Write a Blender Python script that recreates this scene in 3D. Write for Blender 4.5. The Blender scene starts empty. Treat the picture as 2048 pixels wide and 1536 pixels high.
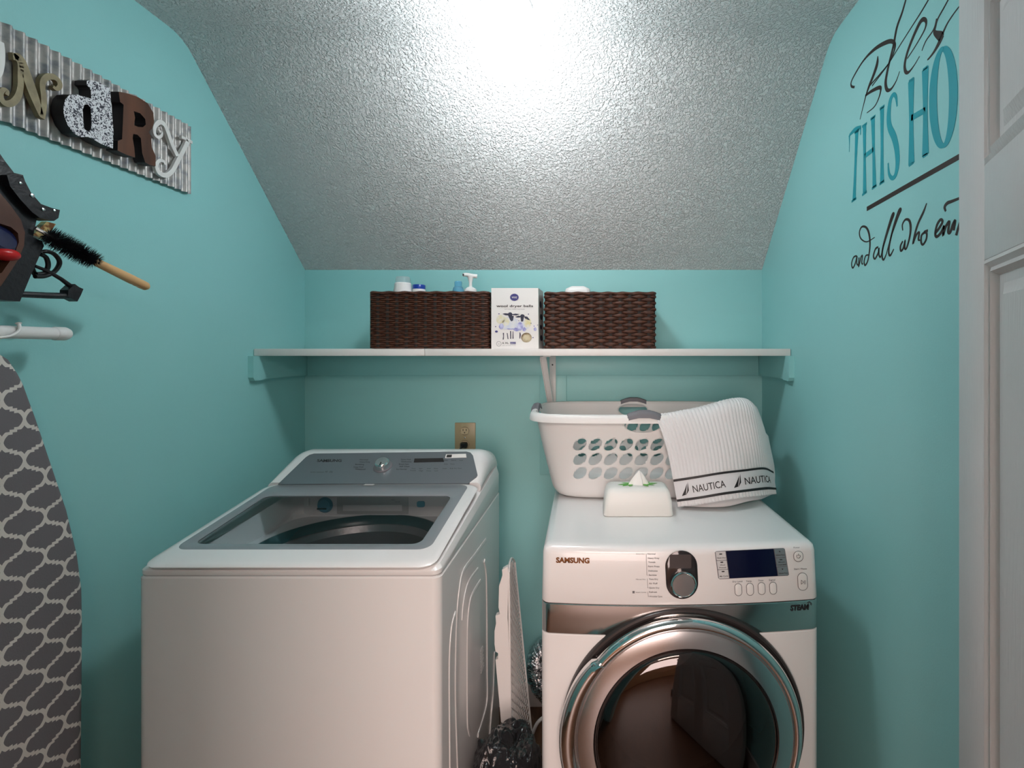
import bpy, bmesh, math, random
from mathutils import Vector, Matrix, noise
random.seed(7)
C = bpy.context.scene.collection
PI = math.pi
# ------------------------------------------------------------------ camera
F = 1024.0; VX, VY = 1193.0, 705.0; CAMY, CAMZ = -2.107, 1.45
cd = bpy.data.cameras.new('camera'); cam = bpy.data.objects.new('camera', cd); C.objects.link(cam)
cam.location = (0, CAMY, CAMZ); cam.rotation_euler = (PI/2, 0, 0)
cd.sensor_width = 36; cd.lens = 36*F/2048; cd.shift_x = (1024-VX)/2048; cd.shift_y = (VY-768)/2048
cd.clip_start = 0.02; cd.clip_end = 50
bpy.context.scene.camera = cam
# ------------------------------------------------------------------ world + light
S = bpy.context.scene
S.view_settings.view_transform = 'Standard'; S.view_settings.look = 'None'
S.view_settings.gamma = 1; S.view_settings.use_curve_mapping = False
S.view_settings.exposure = 0.62
w = bpy.data.worlds.new('world'); S.world = w; w.use_nodes = True
w.node_tree.nodes['Background'].inputs[0].default_value = (0.75, 0.85, 1, 1)
w.node_tree.nodes['Background'].inputs[1].default_value = 1.0
GLOBE_L = 38.0
def area(name, loc, rot, size, power, col):
    l = bpy.data.lights.new(name, 'AREA'); l.shape = 'RECTANGLE'; l.size, l.size_y = size
    l.energy = power; l.color = col
    o = bpy.data.objects.new(name, l); C.objects.link(o); o.location = loc; o.rotation_euler = rot; return o
# warm fill lamps added in the unseen adjoining hall, well behind the camera
area('hall_ceiling_fill', (0.1, -3.3, 2.33), (0, 0, 0), (1.2, 0.9), 38, (1, 0.76, 0.67))
area('hall_back_fill', (-0.15, -4.62, 1.45), (PI/2, 0, 0), (1.5, 1.3), 38, (1, 0.80, 0.75))

# ------------------------------------------------------------------ helpers
def full(o):
    m = o.matrix_basis.copy()
    while o.parent: o = o.parent; m = o.matrix_basis @ m
    return m
def obj(name, bm, mat, parent=None, world=True, smooth=35, label=None):
    bmesh.ops.recalc_face_normals(bm, faces=bm.faces[:])
    if parent and world: bm.transform(full(parent).inverted())
    me = bpy.data.meshes.new(name); bm.to_mesh(me); bm.free()
    if mat:
        for m in (mat if isinstance(mat, (list, tuple)) else [mat]): me.materials.append(m)
    if smooth:
        me.polygons.foreach_set('use_smooth', [True]*len(me.polygons)); me.set_sharp_from_angle(angle=math.radians(smooth))
    o = bpy.data.objects.new(name, me); C.objects.link(o)
    if parent: o.parent = parent
    if label: o['label'] = label
    if parent and ('print' in name or 'lettering' in name or name in ('slots', 'badge', 'rivets', 'drawer_marks')): o['kind'] = 'stuff'
    return o
def thing(name, label, cat, loc=(0, 0, 0), rz=0, group=None):
    o = bpy.data.objects.new(name, None); C.objects.link(o); o.location = loc; o.rotation_euler = (0, 0, rz)
    o.empty_display_size = 0.05
    return tag(o, label, cat, group)
def tag(o, label, cat, group=None):
    o['label'] = label; o['category'] = cat
    if group: o['group'] = group
    return o
def struct(name, bm, mat, **k):
    o = obj(name, bm, mat, **k); o['kind'] = 'structure'; return o
def BM(): return bmesh.new()
def box(bm, x0, x1, y0, y1, z0, z1, bev=0, seg=2):
    r = bmesh.ops.create_cube(bm, size=1)
    vs = r['verts']
    bmesh.ops.scale(bm, vec=(abs(x1-x0), abs(y1-y0), abs(z1-z0)), verts=vs)
    bmesh.ops.translate(bm, vec=((x0+x1)/2, (y0+y1)/2, (z0+z1)/2), verts=vs)
    if bev:
        es = list({e for v in vs for e in v.link_edges})
        bmesh.ops.bevel(bm, geom=es, offset=bev, segments=seg, affect='EDGES', profile=0.5)
    return bm
def loft(bm, rings, cap0=True, cap1=True, closed=False):
    vr = [[bm.verts.new(p) for p in r] for r in rings]
    n = len(vr[0]); R = len(vr)
    for i in range(R if closed else R-1):
        a, b = vr[i], vr[(i+1) % R]
        for j in range(n):
            k = (j+1) % n
            bm.faces.new((a[j], a[k], b[k], b[j]))
    if not closed:
        if cap0: bm.faces.new(vr[0][::-1])
        if cap1: bm.faces.new(vr[-1])
    return bm
def rr(cx, cy, hx, hy, r, n=6):
    pts = []
    for k, (sx, sy) in enumerate(((1, 1), (-1, 1), (-1, -1), (1, -1))):
        for i in range(n+1):
            a = PI/2*k + PI/2*i/n
            pts.append((cx+sx*(hx-r)+r*math.cos(a), cy+sy*(hy-r)+r*math.sin(a)))
    return pts
def lathe(bm, prof, origin, axis, n=48, a0=0, a1=2*PI):
    axis = Vector(axis).normalized(); t = Vector((0, 0, 1)) if abs(axis.z) < .9 else Vector((1, 0, 0))
    e1 = axis.cross(t).normalized(); e2 = axis.cross(e1); O = Vector(origin)
    fullc = abs(a1-a0-2*PI) < 1e-6
    cols = []
    m = n if fullc else n+1
    for j in range(m):
        a = a0+(a1-a0)*j/n
        cols.append([bm.verts.new(O+axis*h+(e1*math.cos(a)+e2*math.sin(a))*max(r, 1e-5)) for r, h in prof])
    for j in range(m if fullc else m-1):
        A, B = cols[j], cols[(j+1) % m]
        for i in range(len(prof)-1): bm.faces.new((A[i], A[i+1], B[i+1], B[i]))
    bmesh.ops.remove_doubles(bm, verts=bm.verts[:], dist=1e-5)
    return bm
def smoothpts(pts, k=6):
    out = []; n = len(pts)
    for i in range(n-1):
        p0 = pts[max(i-1, 0)]; p1 = pts[i]; p2 = pts[i+1]; p3 = pts[min(i+2, n-1)]
        for s in range(k):
            t = s/k
            out.append(tuple(0.5*((2*b)+(-a+c)*t+(2*a-5*b+4*c-d)*t*t+(-a+3*b-3*c+d)*t**3) for a, b, c, d in zip(p0, p1, p2, p3)))
    out.append(tuple(pts[-1])); return out
def tube(bm, pts, r, n=10, cap=True):
    P = [Vector(p) for p in pts]; rs = r if isinstance(r, (list, tuple)) else [r]*len(P)
    rings = []; up = Vector((0, 0, 1)); prev = None
    for i, p in enumerate(P):
        d = (P[min(i+1, len(P)-1)]-P[max(i-1, 0)]).normalized()
        if prev is None: e = d.cross(up if abs(d.z) < .9 else Vector((1, 0, 0))).normalized()
        else: e = (prev-d*prev.dot(d)).normalized()
        prev = e; f = d.cross(e)
        rings.append([p+(e*math.cos(2*PI*j/n)+f*math.sin(2*PI*j/n))*rs[i] for j in range(n)])
    return loft(bm, rings, cap, cap)
# ---- pixel rays: where a sight line of the photograph meets a plane of the room
CAM = Vector((0, CAMY, CAMZ))
def ray(px, py): return Vector(((px-VX)/F, 1, (VY-py)/F))
def onplane(px, py, p0, n, off=0):
    d = ray(px, py); t = (Vector(p0)-CAM).dot(n)/d.dot(n); return CAM+d*t+n*off
def P(px, py, Y): return onplane(px, py, (0, Y, 0), Vector((0, 1, 0)))
def PXp(px, py, X): return onplane(px, py, (X, 0, 0), Vector((1, 0, 0)))
def ribbon(bm, pts, widths, place, th, nrm, k=6, smooth=True):
    """flat stroke: pts in photo pixels -> place(px,py) on plane; extruded th along nrm"""
    if not isinstance(widths, (list, tuple)): widths = [widths]*len(pts)
    q = [(*p, w_) for p, w_ in zip(pts, widths)]
    if smooth: q = smoothpts(q, k)
    Q = [place(a, b) for a, b, _ in q]; nrm = Vector(nrm)
    rings = []
    for i, p in enumerate(Q):
        d = (Q[min(i+1, len(Q)-1)]-Q[max(i-1, 0)]).normalized(); s = d.cross(nrm).normalized()*abs(q[i][2])/2
        rings.append([p+s, p-s, p-s-nrm*th, p+s-nrm*th])
    return loft(bm, rings)
def poly(loops, place, th, nrm):
    """filled outline with holes, loops in photo pixels"""
    cu = bpy.data.curves.new('tmp', 'CURVE'); cu.dimensions = '2D'; cu.fill_mode = 'BOTH'; cu.extrude = 0.5
    for lp in loops:
        sp = cu.splines.new('POLY'); sp.points.add(len(lp)-1); sp.use_cyclic_u = True
        for q, (a, b) in zip(sp.points, lp): q.co = (a, -b, 0, 1)
    return curve_bm(cu, lambda u, v, h: place(u, -v)-Vector(nrm)*(th if h < 0 else 0))
def curve_bm(cu, fn, delete=True):
    o = bpy.data.objects.new('tmp', cu); C.objects.link(o)
    dg = bpy.context.evaluated_depsgraph_get(); me = bpy.data.meshes.new_from_object(o.evaluated_get(dg))
    bm = BM(); bm.from_mesh(me); bpy.data.objects.remove(o); bpy.data.curves.remove(cu); bpy.data.meshes.remove(me)
    bmesh.ops.remove_doubles(bm, verts=bm.verts[:], dist=1e-3)
    for v in bm.verts: v.co = fn(v.co.x, v.co.y, v.co.z)
    return bm
def textbm(body, fn, extrude=0.0, bold=0.0, shear=0.0):
    """text of height ~1 and width normalised to 0..1 -> fn(u, v, h)"""
    cu = bpy.data.curves.new('tmp', 'FONT'); cu.body = body; cu.size = 1; cu.extrude = extrude; cu.offset = bold; cu.shear = shear
    cu.resolution_u = 3
    o = bpy.data.objects.new('tmp', cu); C.objects.link(o)
    dg = bpy.context.evaluated_depsgraph_get(); me = bpy.data.meshes.new_from_object(o.evaluated_get(dg))
    bm = BM(); bm.from_mesh(me); bpy.data.objects.remove(o); bpy.data.curves.remove(cu); bpy.data.meshes.remove(me)
    if not bm.verts: return bm
    x0 = min(v.co.x for v in bm.verts); x1 = max(v.co.x for v in bm.verts)
    for v in bm.verts: v.co = fn((v.co.x-x0)/(x1-x0), v.co.y, v.co.z)
    return bm
def merge(dst, src):
    me = bpy.data.meshes.new('t'); src.to_mesh(me); src.free(); dst.from_mesh(me); bpy.data.meshes.remove(me); return dst
def write(dst, body, xl, yb, xr, h, place, slope=0.0, bold=0.0, lift=0.0005, nrm=None, shear=0.0):
    """write body on a surface: baseline from (xl,yb) to (xr,yb+slope*(xr-xl)), cap height h, all in photo pixels"""
    return merge(dst, textbm(body, lambda u, v, d: place(xl+(xr-xl)*u, yb+slope*(xr-xl)*u-v*h/0.73), bold=bold, shear=shear))

# ------------------------------------------------------------------ materials
def mat(name, col, rough=0.5, metal=0.0, bump=None, var=None, trans=0, ior=1.45, emit=None, coat=0, alpha=1, spec=0.5, sheen=0):
    m = bpy.data.materials.new(name); m.use_nodes = True; nt = m.node_tree; b = nt.nodes['Principled BSDF']
    b.inputs['Base Color'].default_value = (*col, 1); b.inputs['Roughness'].default_value = rough; b.inputs['Metallic'].default_value = metal
    b.inputs['IOR'].default_value = ior; b.inputs['Transmission Weight'].default_value = trans; b.inputs['Coat Weight'].default_value = coat
    b.inputs['Specular IOR Level'].default_value = spec; b.inputs['Sheen Weight'].default_value = sheen
    if emit: b.inputs['Emission Color'].default_value = (*emit[0], 1); b.inputs['Emission Strength'].default_value = emit[1]
    tc = nt.nodes.new('ShaderNodeTexCoord')
    if var:  # (scale, second colour, contrast lo, hi, stretch)
        n = nt.nodes.new('ShaderNodeTexNoise'); n.inputs['Scale'].default_value = var[0]; n.inputs['Detail'].default_value = 5
        r = nt.nodes.new('ShaderNodeValToRGB'); r.color_ramp.elements[0].position = var[2]; r.color_ramp.elements[1].position = var[3]
        r.color_ramp.elements[0].color = (*col, 1); r.color_ramp.elements[1].color = (*var[1], 1)
        src = tc.outputs['Object']
        if len(var) > 4:
            mp = nt.nodes.new('ShaderNodeMapping'); mp.inputs['Scale'].default_value = var[4]; nt.links.new(src, mp.inputs[0]); src = mp.outputs[0]
        nt.links.new(src, n.inputs['Vector']); nt.links.new(n.outputs['Fac'], r.inputs[0]); nt.links.new(r.outputs[0], b.inputs['Base Color'])
    if bump:  # (scale, strength, distance, stretch)
        n = nt.nodes.new('ShaderNodeTexNoise'); n.inputs['Scale'].default_value = bump[0]; n.inputs['Detail'].default_value = 4
        bp = nt.nodes.new('ShaderNodeBump'); bp.inputs['Strength'].default_value = bump[1]; bp.inputs['Distance'].default_value = bump[2]
        src = tc.outputs['Object']
        if len(bump) > 3:
            mp = nt.nodes.new('ShaderNodeMapping'); mp.inputs['Scale'].default_value = bump[3]; nt.links.new(src, mp.inputs[0]); src = mp.outputs[0]
        nt.links.new(src, n.inputs['Vector']); nt.links.new(n.outputs['Fac'], bp.inputs['Height']); nt.links.new(bp.outputs[0], b.inputs['Normal'])
    return m
TEAL = (0.30, 0.64, 0.64)
M = dict(
    wall=mat('teal_wall_paint', TEAL, 0.45, bump=(260, 0.10, 0.002), var=(1.6, (0.315, 0.65, 0.65), 0.35, 0.7), spec=0.35),
    trimteal=mat('teal_trim_paint', TEAL, 0.4, bump=(120, 0.06, 0.002)),
    white=mat('white_enamel', (0.80, 0.80, 0.80), 0.22, coat=0.3, bump=(9, 0.02, 0.01)),
    wplastic=mat('white_plastic', (0.80, 0.80, 0.79), 0.35, bump=(300, 0.03, 0.001)),
    basket=mat('white_basket_plastic', (0.78, 0.78, 0.77), 0.42, bump=(160, 0.04, 0.001)),
    whitepaint=mat('white_trim_paint', (0.72, 0.70, 0.69), 0.4, bump=(90, 0.08, 0.002)),
    shelfw=mat('white_shelf_laminate', (0.78, 0.76, 0.74), 0.4, bump=(60, 0.05, 0.001)),
    door=mat('door_paint', (0.62, 0.60, 0.60), 0.4, bump=(40, 0.25, 0.003, (6, 6, 0.6))),
    grip=mat('grey_rubber', (0.17, 0.17, 0.19), 0.6, bump=(400, 0.1, 0.001)),
    lidgrey=mat('grey_lid_frame', (0.25, 0.27, 0.29), 0.3, coat=0.4, bump=(8, 0.01, 0.005)),
    console=mat('grey_console', (0.16, 0.185, 0.205), 0.32, metal=0.3, bump=(500, 0.03, 0.001, (1, 40, 1))),
    chrome=mat('chrome', (0.82, 0.82, 0.82), 0.08, metal=1, bump=(6, 0.02, 0.01)),
    brushed=mat('brushed_silver', (0.66, 0.66, 0.67), 0.22, metal=1, bump=(30, 0.03, 0.002, (30, 1, 1))),
    band=mat('mirror_band', (0.62, 0.61, 0.60), 0.16, metal=1, bump=(20, 0.02, 0.003)),
    bronze=mat('dark_recess', (0.035, 0.03, 0.03), 0.25, bump=(50, 0.02, 0.002)),
    black=mat('black_plastic', (0.012, 0.012, 0.014), 0.35, bump=(200, 0.05, 0.001)),
    blackgl=mat('black_gloss', (0.02, 0.018, 0.02), 0.1, coat=0.5, bump=(10, 0.01, 0.002)),
    screen=mat('navy_screen', (0.004, 0.006, 0.03), 0.12, bump=(10, 0.01, 0.002)),
    ink=mat('dark_print', (0.02, 0.02, 0.022), 0.5, bump=(200, 0.01, 0.0005)),
    inkgrey=mat('grey_print', (0.16, 0.16, 0.17), 0.5, bump=(200, 0.01, 0.0005)),
    goldink=mat('gold_brown_emblem', (0.22, 0.09, 0.03), 0.3, metal=0.6, bump=(200, 0.02, 0.0005)),
    btn=mat('pale_button', (0.62, 0.63, 0.64), 0.3, bump=(200, 0.01, 0.0005)),
    btnteal=mat('silver_blue_key', (0.36, 0.40, 0.43), 0.25, metal=0.6, bump=(200, 0.01, 0.0005)),
    smoke=mat('smoked_window', (0.055, 0.045, 0.045), 0.35, bump=(50, 0.01, 0.001)),
    blue=mat('blue_plastic', (0.10, 0.30, 0.42), 0.35, bump=(100, 0.02, 0.001)),
    capblue=mat('dark_blue_cap', (0.01, 0.05, 0.35), 0.3, bump=(100, 0.02, 0.001)),
    gasket=mat('dark_teal_gasket', (0.02, 0.06, 0.07), 0.3, bump=(100, 0.03, 0.001)),
    steel=mat('drum_steel', (0.32, 0.31, 0.32), 0.35, metal=0.8, bump=(60, 0.2, 0.003)),
    tubwhite=mat('tub_plastic', (0.70, 0.70, 0.71), 0.4, bump=(90, 0.02, 0.001)),
    glass=mat('clear_glass', (0.85, 0.9, 0.9), 0.0, trans=1, ior=1.12),
    tint=mat('smoked_glass', (0.55, 0.50, 0.50), 0.02, trans=1, ior=1.5),
    clearpl=mat('clear_plastic', (0.9, 0.93, 0.95), 0.08, trans=0.8, ior=1.3),
    bluepl=mat('clear_blue_plastic', (0.25, 0.62, 0.85), 0.1, trans=0.6, ior=1.3),
    wicker=mat('brown_wicker', (0.040, 0.012, 0.006), 0.36, var=(70, (0.15, 0.052, 0.025), 0.4, 0.75, (1, 1, 6)), bump=(220, 0.5, 0.003, (1, 1, 5))),
    wickerd=mat('dark_wicker_lining', (0.012, 0.007, 0.005), 0.7, bump=(100, 0.3, 0.002)),
    card=mat('white_card', (0.78, 0.76, 0.74), 0.5, bump=(60, 0.02, 0.001)),
    plate=mat('beige_outlet_plate', (0.42, 0.36, 0.22), 0.35, bump=(100, 0.02, 0.001)),
    almond=mat('almond_receptacle', (0.55, 0.47, 0.30), 0.4, bump=(100, 0.02, 0.001)),
    foil=mat('aluminium_foil', (0.62, 0.62, 0.64), 0.2, metal=1, bump=(45, 1.0, 0.012)),
    bag=mat('black_bin_liner', (0.008, 0.008, 0.010), 0.18, bump=(22, 0.9, 0.012), coat=0.3),
    galv=mat('galvanised_sheet', (0.50, 0.47, 0.45), 0.45, metal=0.35, var=(45, (0.22, 0.23, 0.25), 0.45, 0.68), bump=(80, 0.25, 0.002)),
    goldw=mat('antique_gold_wood', (0.33, 0.27, 0.15), 0.5, var=(40, (0.20, 0.16, 0.09), 0.4, 0.7), bump=(120, 0.15, 0.001)),
    brownw=mat('brown_stained_wood', (0.14, 0.05, 0.022), 0.5, var=(18, (0.055, 0.02, 0.01), 0.35, 0.7, (1, 1, 0.15)), bump=(80, 0.3, 0.002, (1, 1, .2))),
    whitew=mat('white_painted_wood', (0.78, 0.76, 0.74), 0.45, bump=(80, 0.05, 0.001)),
    darkw=mat('blackened_wood', (0.015, 0.013, 0.016), 0.5, bump=(80, 0.1, 0.001)),
    leather=mat('black_leather', (0.010, 0.010, 0.014), 0.35, bump=(90, 0.4, 0.003)),
    brownl=mat('brown_leather', (0.075, 0.028, 0.018), 0.35, bump=(60, 0.15, 0.002), var=(12, (0.12, 0.05, 0.03), 0.4, 0.7)),
    red=mat('red_rubber', (0.55, 0.01, 0.012), 0.3, bump=(60, 0.1, 0.002)),
    navy=mat('navy_glass_jar', (0.01, 0.015, 0.06), 0.15, bump=(60, 0.1, 0.002)),
    beech=mat('beech_wood', (0.72, 0.45, 0.22), 0.45, var=(30, (0.60, 0.34, 0.15), 0.4, 0.75, (1, .2, 1)), bump=(60, 0.05, 0.001)),
    bristle=mat('black_bristles', (0.008, 0.008, 0.012), 0.4, bump=(200, 0.1, 0.001)),
    gold=mat('gold_card', (0.55, 0.38, 0.16), 0.3, metal=0.6, var=(60, (0.2, 0.08, 0.03), 0.5, 0.6), bump=(60, 0.05, 0.001)),
    decalk=mat('black_brown_vinyl', (0.018, 0.010, 0.008), 0.4, bump=(60, 0.02, 0.001)),
    decalt=mat('turquoise_vinyl', (0.0, 0.33, 0.40), 0.4, bump=(60, 0.02, 0.001)),
    towel=mat('white_terry', (0.80, 0.80, 0.81), 0.95, bump=(500, 0.6, 0.003), sheen=0.3),
    towelband=mat('towel_band', (0.72, 0.72, 0.74), 0.8, bump=(700, 0.2, 0.001)),
    green=mat('leaf_green_print', (0.12, 0.45, 0.07), 0.5, bump=(60, 0.02, 0.001)),
    tissue=mat('wipe_cloth', (0.82, 0.82, 0.80), 0.9, bump=(200, 0.3, 0.002)),
    boxw=mat('white_wipes_box', (0.76, 0.77, 0.74), 0.4, bump=(60, 0.03, 0.001)),
    floor=mat('wood_laminate', (0.10, 0.05, 0.03), 0.35, var=(5, (0.16, 0.08, 0.045), 0.35, 0.7, (8, 1, 1)), bump=(40, 0.05, 0.001)),
    tan=mat('tan_hall_paint', (0.48, 0.29, 0.16), 0.6, bump=(200, 0.05, 0.001)),
    curtain=mat('hall_brown_wood', (0.12, 0.06, 0.035), 0.4, bump=(30, 0.1, 0.002)),
    hallw=mat('hall_white_paint', (0.7, 0.68, 0.66), 0.5, bump=(100, 0.05, 0.001)),
    purple=mat('violet_watercolour', (0.28, 0.28, 0.60), 0.6, var=(60, (0.62, 0.64, 0.80), 0.35, 0.65), bump=(60, 0.02, 0.0005)),
    yellow=mat('pale_yellow_watercolour', (0.72, 0.66, 0.36), 0.6, var=(60, (0.74, 0.73, 0.68), 0.35, 0.65), bump=(60, 0.02, 0.0005)),
    pale=mat('pale_blue_watercolour', (0.60, 0.64, 0.74), 0.6, var=(50, (0.72, 0.73, 0.72), 0.35, 0.65), bump=(60, 0.02, 0.0005)),
    indigo=mat('indigo_print', (0.05, 0.05, 0.20), 0.5, bump=(60, 0.02, 0.0005)),
    slate=mat('slate_print', (0.035, 0.04, 0.075), 0.5, bump=(60, 0.02, 0.0005)),
    wool=mat('cream_wool', (0.66, 0.58, 0.40), 0.9, bump=(150, 0.5, 0.003)),
    cream=mat('cream_grey', (0.45, 0.45, 0.46), 0.4, bump=(100, 0.02, 0.001)),
)
# damask face of the letter d
def damask():
    m = mat('black_white_damask', (0.7, 0.7, 0.72), 0.5); nt = m.node_tree; b = nt.nodes['Principled BSDF']
    tc = nt.nodes.new('ShaderNodeTexCoord'); n = nt.nodes.new('ShaderNodeTexNoise'); n.inputs['Scale'].default_value = 150
    n.inputs['Detail'].default_value = 1; n.inputs['Distortion'].default_value = 1.6
    r = nt.nodes.new('ShaderNodeValToRGB'); r.color_ramp.interpolation = 'LINEAR'
    r.color_ramp.elements[0].position = 0.44; r.color_ramp.elements[0].color = (0.03, 0.03, 0.05, 1)
    r.color_ramp.elements[1].position = 0.50; r.color_ramp.elements[1].color = (0.72, 0.72, 0.75, 1)
    nt.links.new(tc.outputs['Object'], n.inputs['Vector']); nt.links.new(n.outputs['Fac'], r.inputs[0]); nt.links.new(r.outputs[0], b.inputs['Base Color'])
    return m
M['damask'] = damask()
def globe_glass():
    m = mat('lit_globe_glass', (1, 1, 1), 0.3, emit=((0.91, 0.97, 1.0), 1)); nt = m.node_tree; b = nt.nodes['Principled BSDF']
    tc = nt.nodes.new('ShaderNodeTexCoord'); sx = nt.nodes.new('ShaderNodeSeparateXYZ'); mr = nt.nodes.new('ShaderNodeMapRange')
    mr.inputs[1].default_value = -.045; mr.inputs[2].default_value = -.15; mr.inputs[3].default_value = GLOBE_L*.28; mr.inputs[4].default_value = GLOBE_L*1.15
    nt.links.new(tc.outputs['Object'], sx.inputs[0]); nt.links.new(sx.outputs[2], mr.inputs[0]); nt.links.new(mr.outputs[0], b.inputs['Emission Strength'])
    return m
def thin_glass(name, tint, gl):
    m = bpy.data.materials.new(name); m.use_nodes = True; nt = m.node_tree; nt.nodes.remove(nt.nodes['Principled BSDF'])
    out = nt.nodes['Material Output']; t = nt.nodes.new('ShaderNodeBsdfTransparent'); t.inputs[0].default_value = (*tint, 1)
    g = nt.nodes.new('ShaderNodeBsdfGlossy'); g.inputs['Roughness'].default_value = 0.02; g.inputs[0].default_value = (1, 1, 1, 1)
    f = nt.nodes.new('ShaderNodeFresnel'); f.inputs[0].default_value = gl; mx = nt.nodes.new('ShaderNodeMixShader')
    ge = nt.nodes.new('ShaderNodeNewGeometry'); iv = nt.nodes.new('ShaderNodeMath'); iv.operation = 'SUBTRACT'; iv.inputs[0].default_value = 1; nt.links.new(ge.outputs['Backfacing'], iv.inputs[1])
    ml = nt.nodes.new('ShaderNodeMath'); ml.operation = 'MULTIPLY'; nt.links.new(f.outputs[0], ml.inputs[0]); nt.links.new(iv.outputs[0], ml.inputs[1])
    nt.links.new(ml.outputs[0], mx.inputs[0]); nt.links.new(t.outputs[0], mx.inputs[1]); nt.links.new(g.outputs[0], mx.inputs[2]); nt.links.new(mx.outputs[0], out.inputs[0])
    return m
M['glass'] = thin_glass('clear_lid_glass', (0.86, 0.89, 0.90), 1.35)
M['tint'] = thin_glass('smoked_door_glass', (0.42, 0.36, 0.35), 1.7)
M['globe'] = globe_glass()   # emission graded dimmer towards the neck, so the ceiling blows out less
def popcorn():
    m = mat('popcorn_ceiling', (0.82, 0.82, 0.82), 0.9); nt = m.node_tree; b = nt.nodes['Principled BSDF']
    tc = nt.nodes.new('ShaderNodeTexCoord')
    n = nt.nodes.new('ShaderNodeTexNoise'); n.inputs['Scale'].default_value = 130; n.inputs['Detail'].default_value = 3; n.inputs['Distortion'].default_value = 0.6
    r = nt.nodes.new('ShaderNodeValToRGB'); r.color_ramp.elements[0].position = 0.42; r.color_ramp.elements[1].position = 0.62
    bp = nt.nodes.new('ShaderNodeBump'); bp.inputs['Strength'].default_value = 1.0; bp.inputs['Distance'].default_value = 0.0048
    nt.links.new(tc.outputs['Object'], n.inputs['Vector']); nt.links.new(n.outputs['Fac'], r.inputs[0])
    nt.links.new(r.outputs[0], bp.inputs['Height']); nt.links.new(bp.outputs[0], b.inputs['Normal']); b.inputs['Specular IOR Level'].default_value = 0.1
    return m
M['popcorn'] = popcorn()
def quatrefoil():
    m = mat('grey_quatrefoil_cloth', (0.1, 0.1, 0.1), 0.85); nt = m.node_tree; b = nt.nodes['Principled BSDF']; L = nt.links.new
    tc = nt.nodes.new('ShaderNodeTexCoord'); sx = nt.nodes.new('ShaderNodeSeparateXYZ'); L(tc.outputs['Object'], sx.inputs[0])
    def mth(op, a, b_=None, c=None):
        n = nt.nodes.new('ShaderNodeMath'); n.operation = op
        for i, q in enumerate((a, b_, c)):
            if q is None: continue
            if isinstance(q, (int, float)): n.inputs[i].default_value = q
            else: L(q, n.inputs[i])
        return n.outputs[0]
    def fold(x, per, ph):
        x = mth('ADD', mth('DIVIDE', x, per), ph); x = mth('FRACT', x); return mth('ABSOLUTE', mth('SUBTRACT', x, 0.5))
    u = fold(sx.outputs['Y'], 0.075, 0.673); v = fold(sx.outputs['Z'], 0.0799, 0.461)
    def H(vv):   # outline of one lattice cell: round lobe, square notch, ogee tip
        c = mth('COSINE', mth('MULTIPLY', vv, 2*PI)); sg = mth('SIGN', c); ac = mth('ABSOLUTE', c)
        big = mth('GREATER_THAN', ac, 0.30)
        val = mth('ADD', mth('MULTIPLY', mth('POWER', ac, 0.48), big), mth('MULTIPLY', 0.20, mth('SUBTRACT', 1.0, big)))
        return mth('ADD', mth('MULTIPLY', mth('MULTIPLY', sg, val), 0.25), 0.25)
    t_ = 0.034
    lo = mth('GREATER_THAN', u, mth('SUBTRACT', H(mth('ADD', v, t_)), t_)); hi = mth('LESS_THAN', u, mth('ADD', H(mth('SUBTRACT', v, t_)), t_))
    line = mth('MULTIPLY', lo, hi)
    mx = nt.nodes.new('ShaderNodeMix'); mx.data_type = 'RGBA'; L(line, mx.inputs[0])
    mx.inputs[6].default_value = (0.155, 0.145, 0.155, 1); mx.inputs[7].default_value = (0.66, 0.62, 0.57, 1)
    L(mx.outputs[2], b.inputs['Base Color'])
    n = nt.nodes.new('ShaderNodeTexNoise'); n.inputs['Scale'].default_value = 300; L(tc.outputs['Object'], n.inputs['Vector'])
    bp = nt.nodes.new('ShaderNodeBump'); bp.inputs['Strength'].default_value = 0.3; bp.inputs['Distance'].default_value = 0.002
    L(n.outputs['Fac'], bp.inputs['Height']); L(bp.outputs[0], b.inputs['Normal'])
    return m
M['quatre'] = quatrefoil()

# ------------------------------------------------------------------ room shell
XL, XR, CEIL, KNEE = -1.2, 0.681, 2.365, 1.79
FY = -2.02   # inner face of the doorway wall
struct('wall_back', box(BM(), XL-.1, XR+.1, 0, .1, 0, 1.95), M['wall'])
struct('wall_left', box(BM(), XL-.1, XL, FY-.12, 0, 0, 2.5), M['wall'])
struct('wall_right', box(BM(), XR, XR+.1, FY-.12, 0, 0, 2.5), M['wall'])
struct('floor', box(BM(), -2.6, 2.2, -4.8, .1, -.1, 0), M['floor'])
# flat ceiling turning down into the slope above the back wall
bm = BM(); prof = [(0.1, KNEE-.093), (0, KNEE)]
A = Vector((0, KNEE)); B = Vector((-0.622, CEIL)); Cc = Vector((FY-.12, CEIL)); r_ = .05
prof += [tuple(B+(A-B).normalized()*r_)]
for t in (0.25, 0.5, 0.75):
    p0, p2 = B+(A-B).normalized()*r_, B+(Cc-B).normalized()*r_
    prof.append(tuple(p0*(1-t)**2+B*2*t*(1-t)+p2*t*t))
prof += [tuple(B+(Cc-B).normalized()*r_), tuple(Cc)]
top = [(FY-.12, CEIL+.15), (0.1, CEIL+.15)]
pr = prof+top
loft(bm, [[(XL-.1, y, z) for y, z in pr], [(XR+.1, y, z) for y, z in pr]])
struct('ceiling', bm, M['popcorn'], smooth=30)
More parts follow.
